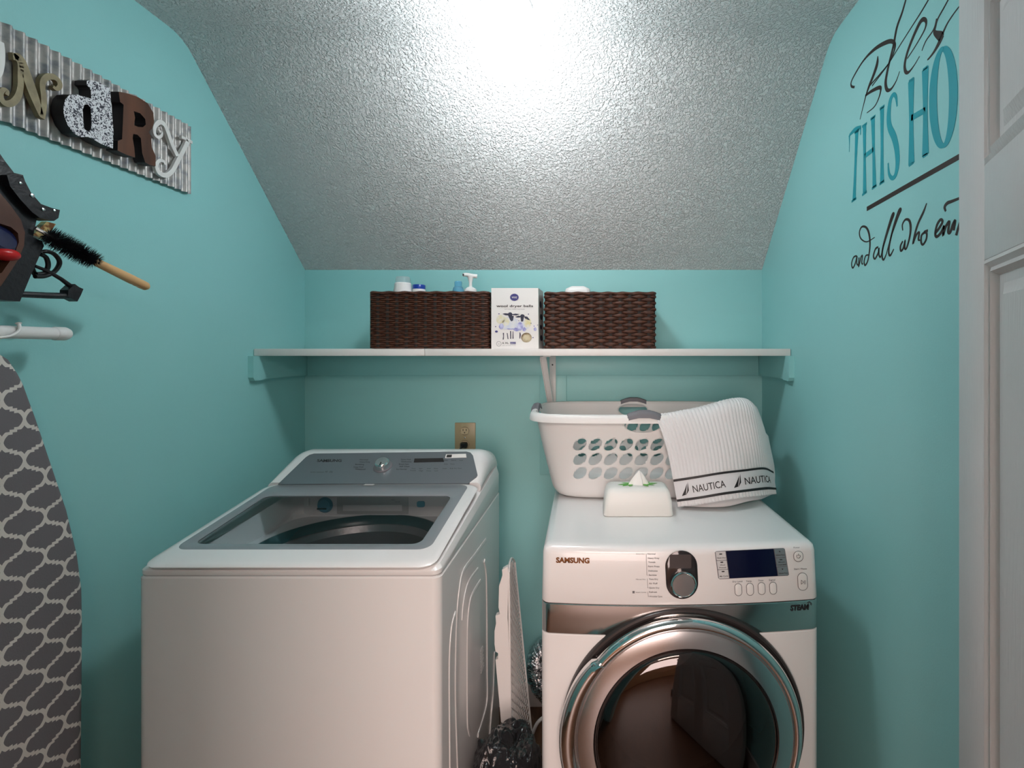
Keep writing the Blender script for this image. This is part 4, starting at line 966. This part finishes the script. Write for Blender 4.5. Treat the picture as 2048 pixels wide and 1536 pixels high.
# second layer folded behind, its hem peeking out below
rows2 = [[p+Vector((.012, .022, -.004)) for p in rowsT[3]], [p+Vector((.014, .026, -.01)) for p in rowsT[5]],
         [PZ(1366, 1018, 1.575), PZ(1410, 1022, 1.565), PZ(1452, 1015, 1.57), PZ(1495, 1003, 1.60), PZ(1525, 997, 1.655), PZ(1546, 991, 1.71)]]
for r in rows2:
    for p in r: p.z = max(p.z, TOPZ+.004)
o = obj('back_fold', sheet(rows2, 90, 40, ribs=False), M['towel'], tw, smooth=80); m_ = o.modifiers.new('s', 'SOLIDIFY'); m_.thickness = .004; m_.offset = 0
def tl(u, v, off): return tsurf(rowsT, u, v)+tnorm(rowsT, u, v)*(off+.0035*noise.noise(Vector((u*5, v*3, 1.5))))
def strip(v0f, v1f, u0, u1, off, n=80, nv=1):
    bm = BM(); g = []
    for k in range(nv+1):
        g.append([bm.verts.new(tl(u0+(u1-u0)*i/n, v0f+(v1f-v0f)*k/nv, off)) for i in range(n+1)])
    for k in range(nv):
        for i in range(n): bm.faces.new((g[k][i], g[k][i+1], g[k+1][i+1], g[k+1][i]))
    return bm
obj('border_band', strip(.828, .948, .002, .998, .0032, 100, 10), M['towelband'], tw, smooth=60)
bm = strip(.812, .828, .002, .998, .0042, 100, 2); merge(bm, strip(.948, .964, .002, .998, .0042, 100, 2)); bl = obj('border_stripes', bm, M['ink'], tw, smooth=60)
bm = BM()
def twr(body_, u0, u1, v, h): merge(bm, textbm(body_, lambda a, b, d: tl(u0+(u1-u0)*a, v-b*h/.73, .0042), bold=.006))
twr('NAUTICA', .15, .42, .917, .048); twr('NAUTICA', .58, .90, .917, .048)
for u0 in (.05, .48):
    for (pts_) in ([(0, .93), (.035, .925), (.062, .85), (.03, .895)], [(.035, .93), (.066, .90), (.07, .84), (.052, .90)]):
        vs = [bm.verts.new(tl(u0+a, b, .0042)) for a, b in pts_]; bm.faces.new(vs)
obj('border_lettering', bm, M['ink'], tw, smooth=0)

# ------------------------------------------------------------------ wipes box
tx0, tx1 = .0195, .2245; ty0, ty1 = -.622, -.505
tb = thing('wipes_box', 'white tub of wipes with green leaf print standing in front of the laundry basket', 'box', ((tx0+tx1)/2, (ty0+ty1)/2, TOPZ))
cxx, cyy = (tx0+tx1)/2, (ty0+ty1)/2; bm = BM()
loft(bm, [[(a, b, TOPZ+z) for a, b in rr(cxx, cyy, (tx1-tx0)/2-i, (ty1-ty0)/2-i*1.0, .014, 6)] for z, i in ((.0, .0015), (.002, 0), (.045, .0045), (.066, .009), (.074, .014), (.0785, .022), (.080, .034))])
obj('tub', bm, M['boxw'], tb, smooth=50)
zt = TOPZ+.0803
bm = BM()
for k, (dx, dy, a) in enumerate(((-.042, -.006, .2), (-.030, .008, -.4), (-.034, -.014, .9), (.036, -.008, 2.6), (.045, .004, 3.2), (.028, .010, 3.9), (-.02, -.016, 1.3), (.024, -.018, 2.0), (0, .014, 0))):
    pts = [(x, .0065*math.sin(PI*(x+.018)/.036)) for x in [-.018+.036*i/8 for i in range(9)]]; pts += [(x, -y) for x, y in pts[-2:0:-1]]
    vs = [bm.verts.new((cxx+dx+p*math.cos(a)-q*math.sin(a), cyy+dy+p*math.sin(a)+q*math.cos(a), zt+.0002*(k+1))) for p, q in pts]; bm.faces.new(vs)
obj('leaf_print', bm, M['green'], tb, smooth=0)
bm = BM(); g = []
nu, nv = 40, 24
for j in range(nv+1):
    v = j/nv; row = []
    for i in range(nu):
        a = 2*PI*i/nu; R = (1-v)**.8; f = 1+.22*math.sin(5*a+2)*(1-v*.3)+.1*math.sin(9*a)
        row.append(bm.verts.new((cxx+.004+.027*R*math.cos(a)*f+.003*v, cyy+.016*R*math.sin(a)*f, zt+.040*v**.9+.002*math.sin(6*a)*v*(1-v))))
    g.append(row)
for j in range(nv):
    for i in range(nu): bm.faces.new((g[j][i], g[j][(i+1) % nu], g[j+1][(i+1) % nu], g[j+1][i]))
obj('wipe', bm, M['tissue'], tb, smooth=60)

# ------------------------------------------------------------------ drying rack between machines
def rk(px, py): return px, py
rt = thing('dryer_rack', 'white plastic mesh rack standing on edge between the washer and dryer', 'rack', (-.21, -.46, 0))
# local frame: edge plane leans; u = depth from front edge, z = height; x(z) along lean
def rx(z, d=0): k = (.80-z)/.5; f = d/.19; return (-.268+.006*k)*(1-f)+(-.287+.051*k)*f
yF, yB = CAMY+1.56, CAMY+1.75
fr = [(P_) for P_ in ()]
# front edge strip (in XZ), thickness in depth
prof_l = [(1012, 1135), (1004, 1140), (1005, 1150), (998, 1172), (997, 1215), (1000, 1228), (991, 1232), (992, 1247), (989, 1262), (989, 1288), (991, 1303), (996, 1306), (996, 1318), (991, 1320), (1004, 1465), (1017, 1640)]
prof_r = [(1034, 1640), (1021, 1465), (1013, 1320), (1009, 1250), (1011, 1242), (1007, 1240), (1005, 1228), (1010, 1243), (1013, 1225), (1016, 1165), (1019, 1152), (1014, 1148), (1017, 1134)]
prof_r = [(1034, 1640), (1022, 1465), (1018, 1320), (1016, 1250), (1015, 1235), (1016, 1180), (1019, 1152), (1016, 1146), (1016, 1134)]
bm = poly([prof_l+prof_r], lambda a, b: P(a, b, yF), .02, Vector((0, -1, 0))); obj('rack_edge', bm, M['wplastic'], rt, smooth=25)
def outline_top(d): return .80-.02*(d/.19)-.10*max(0, d/.19-.35)**2   # height at depth d
bm = BM()
def rp(d, z, o=0): return Vector((rx(z, d)+o, yF+.004+d, z))
def bar(a, b, r=.0016, n=5): tube(bm, [a, b], r, n)
zt0 = .79
# diagonal grille
st = .026
for k in range(-12, 60):
    c0 = k*st
    for sg in (1, -1):
        pts = []
        # line z = c0 + sg*d*1.0
        d0, d1 = .006, .178; z0, z1 = c0+sg*d0*1.0, c0+sg*d1*1.0
        segs = [(d0+(d1-d0)*i/8, (c0+(0 if sg > 0 else .29))+sg*(d0+(d1-d0)*i/8)*1.0) for i in range(9)]
        ins = [s for s in segs if .02 < s[1] < outline_top(s[0])-.01]
        if len(ins) >= 2: bar(rp(*ins[0]), rp(*ins[-1]), .0019, 4)
o = obj('mesh_grille', bm, M['wplastic'], rt, smooth=0); o['kind'] = 'stuff'
bm = BM(); ed = [rp(.0, .0), rp(0, .78)]+[rp(.19*i/8, outline_top(.19*i/8)-.006) for i in range(1, 9)]+[rp(.185, .4), rp(.185, 0.0)]
tube(bm, [tuple(e) for e in ed], .0035, 8); obj('rack_frame', bm, M['wplastic'], rt)

# ------------------------------------------------------------------ foil duct
bm = BM(); pth = smoothpts([(-.06, -.068, .27), (-.15, -.069, .285), (-.215, -.070, .255), (-.232, -.070, .19), (-.205, -.070, .12), (-.14, -.068, .07), (-.05, -.066, .06)], 10)
rings = []; Pn = [Vector(p) for p in pth]; prev = None
Pn2 = []
for i in range(len(Pn)-1):
    for s in range(3): Pn2.append(Pn[i].lerp(Pn[i+1], s/3))
for i, p in enumerate(Pn2):
    d = (Pn2[min(i+1, len(Pn2)-1)]-Pn2[max(i-1, 0)]).normalized(); e = Vector((0, 1, 0)); f = d.cross(e).normalized()
    R = .046+.0028*math.sin(i*1.9)
    rings.append([p+(e*math.cos(2*PI*j/28)+f*math.sin(2*PI*j/28))*(R+.0035*noise.noise(Vector((i*.5, j*.8, 3)))) for j in range(28)])
loft(bm, rings); tag(obj('foil_duct', bm, M['foil'], smooth=50), 'crinkled silver foil vent duct bending down behind the dryer', 'duct')
bm = BM(); tube(bm, smoothpts([(-.153, -.30, .17), (-.175, -.30, .168), (-.21, -.30, .14), (-.235, -.30, .07), (-.235, -.29, .012), (-.20, -.27, .010)], 6), .006); tag(obj('drain_hose', bm, M['wplastic'], smooth=60), 'thin pale grey hose looping beside the dryer', 'hose')

# ------------------------------------------------------------------ bin bag
bm = BM(); bmesh.ops.create_icosphere(bm, subdivisions=6, radius=1)
for v in bm.verts:
    p = v.co.copy(); n = p.normalized()
    k = 1+.16*noise.noise(p*2.2+Vector((3, 1, 0)))+.10*(abs(noise.noise(p*4.6))-.2)+.05*(abs(noise.noise(p*10))-.2)
    n = Vector([math.copysign(abs(q)**.75, q) for q in n]); x, y, z = n.x*.095*k, n.y*.145*k, n.z*.205*k
    x = max(-.091, min(.091, x)); y = min(y, .145)
    v.co = Vector((-.247+x, -.72+y, max(.003, .205+z*1.0)))
tag(obj('bin_bag', bm, M['bag'], smooth=80), 'crumpled glossy black plastic bag on the floor between the machines', 'bag')

# ------------------------------------------------------------------ ironing board (left)
XB = -1.115
ib = thing('ironing_board', 'ironing board in grey and white lattice cover standing against the left wall', 'ironing board', (XB, -1.18, 0))
yc = CAMY+.925; hw = .1815
# outline of the board: nose up
top_z = 1.462
def halfw(z):
    t = (top_z-z)
    ptsw = [(0, 0), (.006, .018), (.022, .040), (.06, .062), (.14, .088), (.24, .118), (.34, .148), (.44, .170), (.52, .180), (.60, .1815), (.9, .179), (1.3, .176), (1.36, .168), (1.40, .13)]
    for i in range(len(ptsw)-1):
        if ptsw[i][0] <= t <= ptsw[i+1][0]: return ptsw[i][1]+(ptsw[i+1][1]-ptsw[i][1])*(t-ptsw[i][0])/(ptsw[i+1][0]-ptsw[i][0])
    return ptsw[-1][1]
zsamp = [top_z-.0005]+[top_z-q for q in (.003, .006, .012, .022, .035, .05, .07, .1, .14, .19, .24, .29, .34, .39, .44, .48, .52, .56, .60, .7, .8, .9, 1.0, 1.1, 1.2, 1.3, 1.33, 1.36, 1.38, 1.40)]
out = [(yc+halfw(z), z) for z in zsamp]+[(yc-halfw(z), z) for z in reversed(zsamp)]
def ins(o_, d):
    cy = yc; return [(cy+(y-cy)*(1-d/.18), .76+(z-.76)*(1-d/.7)) for y, z in o_]
bm = BM(); loft(bm, [[(XB-.012, y, z) for y, z in out], [(XB, y, z) for y, z in out], [(XB+.007, y, z) for y, z in ins(out, .004)], [(XB+.010, y, z) for y, z in ins(out, .014)]])
obj('board_cover', bm, M['quatre'], ib, smooth=50)
bm = BM(); loft(bm, [[(XB-.02, y, z) for y, z in ins(out, .012)], [(XB-.0125, y, z) for y, z in ins(out, .012)]]); obj('board_deck', bm, M['whitepaint'], ib)
bm = BM(); tube(bm, [(XB-.035, -1.20, .08), (XB-.035, -1.20, 1.50)], .011, 12); tube(bm, [(XB-.035, -1.16, .15), (XB-.035, -1.16, 1.45)], .009, 12)
box(bm, XB-.036, XB-.018, -1.21, -1.15, .70, .74, .002); obj('leg_frame', bm, M['whitepaint'], ib)
XF = -1.13
a = PXp(108, 667, XF); b0 = PXp(112, 667, XF); c = PXp(-170, 659, XF)
bm = BM(); tube(bm, [tuple(c), tuple(PXp(110, 667, XF))], .0125, 20); tube(bm, [(XB-.035, -1.20, 1.45), (XF, -1.20, c.z)], .011); ft = obj('foot_bar', bm, M['wplastic'], ib)
e0 = PXp(107, 667, XF); dd_ = (e0-c).normalized()
bm = BM(); lathe(bm, [(.0128, 0), (.0142, .002), (.0142, .022), (.011, .029), (.005, .0315), (0, .032)], e0, dd_, 24); obj('end_cap', bm, M['wplastic'], ft)
bm = BM(); q = PXp(22, 664, XF)
tube(bm, smoothpts([tuple(q+Vector((.012, -.03, -.012))), tuple(q+Vector((.016, -.012, -.006))), tuple(q+Vector((.016, .0, .004))), tuple(q+Vector((.010, .004, .017)))], 5), [.003]*15+[.005], 10); obj('hook', bm, M['wplastic'], ft)

# ------------------------------------------------------------------ laundry sign
XSg = XL+.012
sg_ = thing('laundry_sign', 'corrugated metal sign with mixed wooden letters high on the left wall', 'sign', (XL, -1.1, 2.01))
yR = PXp(382, 320, XSg).y; yLft = yR-.94; zb0, zt1 = 1.914, 2.112
bm = BM(); n = 620; g0 = []; 
def cor_x(y): return XSg+.0042*math.sin(2*PI*(y-yR)/.0235)
ys = [yLft+(yR-yLft)*i/n for i in range(n+1)]
loft(bm, [[p for p in ((cor_x(y), y, zb0), (cor_x(y), y, zt1), (cor_x(y)-.0015, y, zt1), (cor_x(y)-.0015, y, zb0))] for y in ys])
obj('corrugated_sheet', bm, M['galv'], sg_, smooth=60)
bm = BM(); box(bm, XL+.001, XSg-.005, yLft+.02, yR-.004, zb0+.008, zb0+.03, .001); box(bm, XL+.001, XSg-.005, yLft+.02, yR-.004, zt1-.04, zt1-.018, .001); obj('backing_slat', bm, M['darkw'], sg_)
kz = 3.656; NX = Vector((1, 0, 0))
def zq(l): return [(a/kz, b/kz) for a, b in l]
XA = XSg+.016
pl_ = lambda a, b: PXp(a, b, XA)
bm = BM()
ribbon(bm, zq([(95, 410), (125, 425), (150, 470), (152, 560), (150, 640), (130, 710), (90, 752), (45, 757), (12, 725), (8, 680), (30, 655), (55, 668), (50, 695)]), [.014, .012, .011, .011, .011, .012, .012, .012, .011, .009, .008, .007, .006], pl_, .010, NX)
ribbon(bm, zq([(100, 412), (150, 430), (200, 560), (250, 700), (305, 850)]), [.010, .016, .019, .018, .010], pl_, .010, NX)
ribbon(bm, zq([(310, 865), (322, 780), (320, 700), (312, 640), (318, 590), (350, 562), (395, 562), (432, 595), (438, 630), (415, 650), (390, 632)]), [.010, .011, .011, .011, .011, .012, .012, .011, .010, .008, .006], pl_, .010, NX)
obj('letter_n', bm, M['goldw'], sg_, smooth=30)
XD = XSg+.032
d_out = [(635, 592), (665, 584), (720, 600), (800, 640), (806, 668), (818, 800), (830, 960), (826, 1086), (790, 1072), (735, 1050), (672, 1012), (640, 1000), (590, 1003), (540, 975), (495, 915), (466, 840), (464, 780), (478, 725), (508, 694), (560, 690), (610, 704), (668, 722), (664, 660), (655, 640), (634, 622)]
d_in = [(618, 765), (640, 762), (662, 785), (668, 850), (668, 935), (655, 958), (635, 958), (615, 940), (608, 870), (606, 800)]
pd = lambda a, b: PXp(a, b, XD)
bm = poly([zq(d_out), zq(d_in)], pd, .028, NX)
ld = obj('letter_d', bm, [M['damask'], M['darkw']], sg_, smooth=25, label='black letter d with black-and-white scroll print face')
for f in ld.data.polygons: f.material_index = 0 if abs(f.normal.x) > .9 else 1
r_out = [(868, 670), (930, 682), (1010, 710), (1080, 755), (1122, 825), (1128, 890), (1112, 940), (1085, 965), (1105, 1000), (1112, 1080), (1138, 1140), (1138, 1216), (1100, 1208), (1062, 1188), (1040, 1120), (1030, 1010), (1005, 985), (975, 978), (970, 1010), (982, 1080), (988, 1152), (925, 1132), (860, 1100), (862, 1030), (893, 1018), (898, 900), (904, 765), (878, 745)]
r_in = [(978, 812), (1025, 828), (1062, 870), (1066, 912), (1045, 930), (1010, 928), (980, 915), (988, 860)]
bm = poly([zq(r_out), zq(r_in)], pd, .028, NX)
lr = obj('letter_r', bm, [M['brownw'], M['darkw']], sg_, smooth=25, label='brown stained wooden letter R')
for f in lr.data.polygons: f.material_index = 0 if abs(f.normal.x) > .9 else 1
bm = BM()
ribbon(bm, zq([(1165, 962), (1185, 965), (1182, 992), (1155, 1002), (1132, 975), (1135, 925), (1168, 893), (1205, 912), (1232, 975), (1262, 1060), (1300, 1140)]), [.006, .006, .007, .008, .009, .010, .012, .012, .012, .012, .012], pl_, .008, NX)
ribbon(bm, zq([(1378, 1030), (1345, 1095), (1300, 1180), (1262, 1250), (1215, 1282), (1165, 1262), (1145, 1212), (1165, 1175), (1200, 1180), (1208, 1205)]), [.013, .012, .012, .012, .012, .012, .010, .009, .007, .005], pl_, .008, NX)
ribbon(bm, zq([(1330, 1002), (1370, 1020), (1408, 1042)]), .008, pl_, .008, NX, smooth=False)
obj('letter_y', bm, M['whitew'], sg_, smooth=30)
bm = BM(); ribbon(bm, [(-2-k, y) for k, y in ((-2, 82), (-2, 100), (-1, 125), (5, 145), (22, 150), (45, 130), (52, 100), (54, 20))], [.014, .018, .018, .018, .018, .014, .014, .014], pl_, .010, NX); obj('letter_u', bm, M['whitew'], sg_, smooth=30)
ya = PXp(-2, 100, XA).y
bm = BM()
wp = lambda a, b: Vector((XA, a, b))
ribbon(bm, [(ya-.26, 1.945), (ya-.215, 2.085), (ya-.17, 1.945)], .018, wp, .012, NX, smooth=False); ribbon(bm, [(ya-.24, 1.985), (ya-.19, 1.985)], .014, wp, .012, NX, smooth=False)
obj('letter_a', bm, M['brownw'], sg_, smooth=30)
bm = BM(); ribbon(bm, [(ya-.37, 2.085), (ya-.37, 1.95), (ya-.30, 1.95)], .02, wp, .012, NX, smooth=False); obj('letter_l', bm, M['darkw'], sg_, smooth=30)

# ------------------------------------------------------------------ caddy on the left wall
XC = -1.085
def pc(X): return lambda a, b: PXp(a, b, X)
cd_ = thing('tool_caddy', 'black leather caddy with brown oval front hanging on the left wall', 'caddy', (XL+.05, -1.15, 1.55))
body_o = [(-120, 300), (-60, 285), (-8, 296), (10, 322), (30, 348), (46, 352), (52, 372), (66, 404), (74, 436), (66, 474), (84, 482), (88, 492), (62, 550), (40, 603), (-20, 598), (-120, 590), (-140, 450)]
bm = poly([body_o], pc(XC), .10, NX); obj('caddy_body', bm, M['leather'], cd_, smooth=25)
bm = poly([[(14, 350), (30, 346), (46, 350), (50, 362), (62, 385), (82, 408), (104, 416), (120, 420), (117, 436), (108, 442), (80, 436), (64, 424), (40, 398), (20, 372)]], pc(XC+.012), .03, NX); obj('top_flap', bm, M['leather'], cd_, smooth=25)
bm = BM()
for (x, y, r) in ((64, 391, .0035), (86, 419, .003), (108, 421, .0025), (40, 366, .0025)): lathe(bm, [(0, .0025), (r, .0015), (r, 0)], PXp(x, y, XC+.012), (1, 0, 0), 16)
obj('rivets', bm, M['brushed'], cd_)
XP = XC+.022
fr_o = [(-110, 360), (-40, 370), (0, 386), (22, 412), (42, 440), (50, 465), (48, 492), (36, 520), (18, 548), (2, 572), (-60, 590), (-120, 560)]
fr_i = [(-95, 440), (-30, 440), (0, 447), (22, 454), (36, 466), (38, 484), (32, 500), (20, 522), (4, 545), (-30, 560), (-95, 540)]
bm = poly([fr_o, fr_i], pc(XP), .018, NX); obj('front_panel', bm, M['brownl'], cd_, smooth=30, label='glossy brown oval front rim')
bm = BM(); lathe(bm, [(0, -.03), (.024, -.03), (.026, -.02), (.026, -.004), (.022, .0), (0, .001)], PXp(8, 474, XP+.0), (.9, .1, .3), 32); tag(obj('navy_jar', bm, M['navy'], smooth=40), 'dark blue glass jar inside the black caddy', 'jar')
bm = BM(); bmesh.ops.create_icosphere(bm, subdivisions=3, radius=.016)
for v in bm.verts: v.co = Vector((v.co.x*1.0, v.co.y*1.5, v.co.z*.75))
bm.transform(Matrix.Translation(PXp(8, 508, XC+.018))); tag(obj('red_case', bm, M['red'], smooth=60), 'small red case inside the black caddy below the dark jar', 'case')
# gold card
bm = BM(); cc = [(94, 443), (112, 448), (90, 479), (66, 470)]
bm = poly([cc], pc(XC-.03), .012, NX); tag(obj('gold_box', bm, M['gold'], smooth=20), 'small gold and white card box stuck upright in the black caddy', 'box')
# bracket arm, at the bottom
br = obj('support_arm', BM(), M['leather'], cd_)
bm = BM(); tube(bm, [tuple(PXp(x, y, XC-.02)) for x, y in ((20, 588), (50, 589), (95, 591), (135, 592), (152, 586))], [.006, .0062, .0065, .0068, .007], 10); tube(bm, [tuple(PXp(x, y, XC-.02)) for x, y in ((70, 532), (95, 542), (122, 558), (146, 576))], [.003, .0035, .004, .005], 10)
merge(bm, poly([[(137, 580), (150, 568), (158, 574), (167, 578), (162, 590), (155, 603), (145, 598), (136, 592)]], pc(XC-.012), .018, NX)); obj('arm_rods', bm, M['leather'], br)
bm = BM(); ctr = [(70+a, b) for a, b in ((2, 552), (-6, 534), (2, 512), (20, 503), (38, 508), (49, 524), (40, 542), (20, 552), (0, 553))]
tube(bm, smoothpts([tuple(PXp(x, y, XC-.035+.002*i)) for i, (x, y) in enumerate(ctr)], 6), .0042, 10); tube(bm, smoothpts([tuple(PXp(x, y, XC-.025)) for x, y in ((72, 548), (88, 546), (96, 532), (92, 515), (80, 508))], 6), .0042, 10)
tag(obj('coiled_cable', bm, M['black'], smooth=60), 'black cable coiled against the wall below the black caddy', 'cable')
# brush
pa, pb_, pe = PXp(92, 468, -1.075), PXp(192, 524, -1.07), PXp(296, 575, -1.065)
bt_ = thing('bottle_brush', 'round black bristle brush with wooden handle sticking out of the caddy', 'brush', tuple(pa))
d1 = (pb_-pa).normalized()
bm = BM(); tube(bm, [tuple(pa-d1*.02), tuple(pb_)], .0035, 8); obj('twisted_wire', bm, M['chrome'], bt_)
bm = BM(); ax1 = d1.cross(Vector((0, 0, 1))).normalized(); ax2 = d1.cross(ax1); rnd = random.Random(5); L_ = (pb_-pa).length
for k in range(1100):
    t = k/1100; ang = k*2*PI/78; R = .0245*(.75+.25*math.sin(PI*t)**.5)+rnd.uniform(-.002, .002)
    b = pa+d1*(L_*t+rnd.uniform(-.001, .001)); dd2 = (ax1*math.cos(ang)+ax2*math.sin(ang)); tip = b+dd2*R+d1*rnd.uniform(-.002, .002); s = d1*.0008; u_ = dd2.cross(d1)*.0010
    v0 = bm.verts.new(b+s); v1 = bm.verts.new(b-s+u_); v2 = bm.verts.new(b-s-u_); v3 = bm.verts.new(tip)
    bm.faces.new((v0, v1, v3)); bm.faces.new((v1, v2, v3)); bm.faces.new((v2, v0, v3))
o = obj('bristles', bm, M['bristle'], bt_, smooth=0); o['kind'] = 'stuff'
d2 = (pe-pb_).normalized(); Lh = (pe-pb_).length
bm = BM(); lathe(bm, [(0, -.004), (.007, -.003), (.0085, .002), (.0095, Lh*.3), (.0105, Lh*.68), (.0098, Lh*.72), (.0105, Lh*.76), (.0098, Lh*.80), (.0105, Lh*.84), (.010, Lh*.95), (.006, Lh*.995), (0, Lh)], pb_, d2, 24); bh = obj('wooden_handle', bm, M['beech'], bt_, smooth=60)
bm = BM(); lathe(bm, [(0, .0108), (.0028, .0106)], pb_+d2*Lh*.93, (.75, -.55, .35), 12); obj('hanging_hole', bm, M['black'], bh)

# ------------------------------------------------------------------ wall lettering (right wall)
XV = XR-.0006; NW = Vector((-1, 0, 0)); zc_ = 2.56
def rw(l): return [(1660+a/zc_, b/zc_) for a, b in l]
pv = lambda a, b: PXp(a, b, XV)
def strokes(name, lst, m_, lab, catg):
    bm = BM()
    for pts, w_, *sm in lst: ribbon(bm, rw(pts), w_, pv, .0004, NW, k=5, smooth=(not sm))
    return tag(obj(name, bm, M[m_], smooth=0), lab, catg)
K_ = 'decalk'
strokes('script_lettering', [
    ([(125, 446), (110, 442), (108, 420), (130, 375), (175, 305), (230, 250), (285, 218), (318, 212), (332, 232), (325, 270), (300, 325), (255, 380), (215, 425), (197, 447)], [.006, .006, .005, .005, .006, .009, .010, .009, .008, .005, .004, .004, .004, .003]),
    ([(244, 288), (240, 330), (222, 385), (200, 440), (184, 488), (168, 550), (153, 612)], [.003, .012, .011, .009, .005, .003, .002]),
    ([(180, 490), (215, 465), (255, 448), (258, 470), (246, 510), (225, 548), (188, 578)], [.005, .008, .009, .006, .004, .003, .002]),
    ([(398, -40), (370, 60), (342, 140), (325, 230), (308, 300), (292, 370), (284, 425), (292, 460), (312, 456), (338, 415), (356, 365)], [.004, .007, .008, .008, .008, .009, .010, .009, .006, .003, .002]),
    ([(520, -30), (470, 55), (400, 165), (340, 260), (290, 340), (215, 440)], [.004, .004, .003, .003, .003, .003]),
    ([(395, 300), (440, 230), (480, 160), (492, 120), (484, 100), (462, 112), (425, 190), (395, 270), (382, 330), (386, 366), (402, 370), (430, 335), (458, 288)], [.003, .003, .004, .006, .008, .010, .009, .008, .008, .008, .006, .003, .002]),
    ([(620, -30), (585, 35), (552, 95), (540, 135), (535, 165), (565, 185), (572, 195)], [.003, .004, .004, .005, .008, .017, .012]),
    ([(575, 180), (555, 225), (530, 268), (505, 300), (498, 305)], [.012, .010, .006, .004, .003]),
    ([(545, 95), (530, 150), (490, 210), (470, 260)], [.003, .003, .003, .002]),
    ([(672, 20), (640, 60), (600, 120), (575, 175)], [.003, .003, .004, .006]),
], K_, 'black handwritten script across the top of the wall lettering on the right', 'wall decal')
T_ = .0135
def stem(a, b, w_=T_): return [([a, ((a[0]+b[0])/2, (a[1]+b[1])/2), b], [w_*1.25, w_*.85, w_*1.25]), ([(a[0]-12, a[1]+9), (a[0]+12, a[1]-9)], .006, 1), ([(b[0]-13, b[1]+9), (b[0]+11, b[1]-9)], .006, 1)]
L1 = stem((137, 672), (123, 1024)) + [([(99, 692), (128, 664), (158, 650)], [.006, .012, .008]), ([(99, 692), (99, 735), (98, 778)], [.008, .003, .002]), ([(156, 652), (156, 690)], [.006, .003], 1)]
L1 += stem((176, 640), (177, 990)) + stem((219, 602), (227, 958)) + [([(176, 800), (222, 765)], .012, 1)]
L1 += stem((266, 550), (266, 935))
L1 += [([(343, 545), (338, 500), (325, 484), (308, 515), (300, 590), (305, 650), (328, 705), (342, 770), (345, 840), (335, 895), (318, 912), (302, 890), (297, 835)], [.004, .008, .010, .013, .016, .017, .018, .017, .015, .012, .010, .008, .004])]
L1 += stem((415, 410), (416, 840), .017) + stem((487, 350), (488, 795), .017) + [([(415, 605), (488, 563)], .013, 1)]
oo = []; ow = []
for i in range(33):
    a = 2*PI*i/32; oo.append((579+52*math.sin(a), 498-248*math.cos(a)-12*math.sin(a))); ow.append(.009+.015*abs(math.sin(a)))
L1 += [(oo, ow)]
strokes('block_lettering', L1, 'decalt', 'turquoise capital lettering reading THIS HO on the right wall', 'wall decal')
strokes('underline_stripe', [([(188, 1070), (420, 938), (700, 780)], .011, 1)], K_, 'long thin black stripe under the turquoise capitals', 'wall decal')
strokes('small_script', [
    ([(135, 1310), (120, 1318), (110, 1350), (116, 1372), (128, 1350), (138, 1312), (136, 1345), (142, 1358)], .0045),
    ([(148, 1318), (146, 1365), (158, 1318), (166, 1310), (162, 1345), (168, 1352)], .0045),
    ([(196, 1305), (182, 1310), (174, 1340), (180, 1358), (194, 1330), (204, 1260), (200, 1200), (185, 1165), (162, 1162), (150, 1190), (158, 1222), (188, 1238), (228, 1215)], [.004, .004, .005, .005, .005, .006, .007, .006, .005, .005, .004, .003, .002]),
    ([(246, 1265), (232, 1275), (222, 1310), (230, 1325), (246, 1295), (250, 1270), (250, 1305), (258, 1318)], .005),
    ([(258, 1318), (280, 1240), (312, 1140), (326, 1098), (318, 1100), (296, 1170), (272, 1260), (266, 1310), (274, 1330), (288, 1300)], [.003, .003, .004, .006, .006, .006, .006, .006, .005, .003]),
    ([(288, 1300), (310, 1220), (345, 1120), (362, 1075), (352, 1078), (328, 1150), (306, 1240), (300, 1290), (308, 1308), (326, 1275)], [.003, .003, .004, .006, .006, .006, .006, .006, .005, .003]),
    ([(372, 1235), (360, 1260), (362, 1284), (374, 1272), (384, 1230), (382, 1270), (392, 1268), (408, 1210), (412, 1160), (404, 1128), (385, 1125), (370, 1150), (372, 1180)], [.004, .005, .005, .005, .004, .005, .005, .006, .007, .006, .005, .004, .003]),
    ([(494, 1040), (478, 1085), (452, 1140), (436, 1190), (424, 1248), (440, 1205), (456, 1190), (452, 1225), (460, 1230)], [.002, .006, .006, .006, .005, .005, .005, .005, .003]),
    ([(484, 1190), (468, 1205), (466, 1240), (476, 1252), (492, 1225), (494, 1195), (482, 1188), (500, 1180)], .005),
    ([(538, 1195), (560, 1165), (575, 1135), (565, 1125), (548, 1150), (538, 1195), (546, 1212), (568, 1190), (584, 1155)], .006),
    ([(584, 1155), (578, 1205), (592, 1160), (610, 1135), (604, 1185), (614, 1190), (628, 1150), (640, 1130), (632, 1180)], .006),
    ([(592, 1082), (586, 1060), (600, 1040), (625, 1030), (700, 1000)], [.004, .006, .007, .006, .004]),
    ([(700, 1060), (668, 1130), (645, 1205)], .006),
], K_, 'black cursive lettering below the stripe on the right wall', 'wall decal')
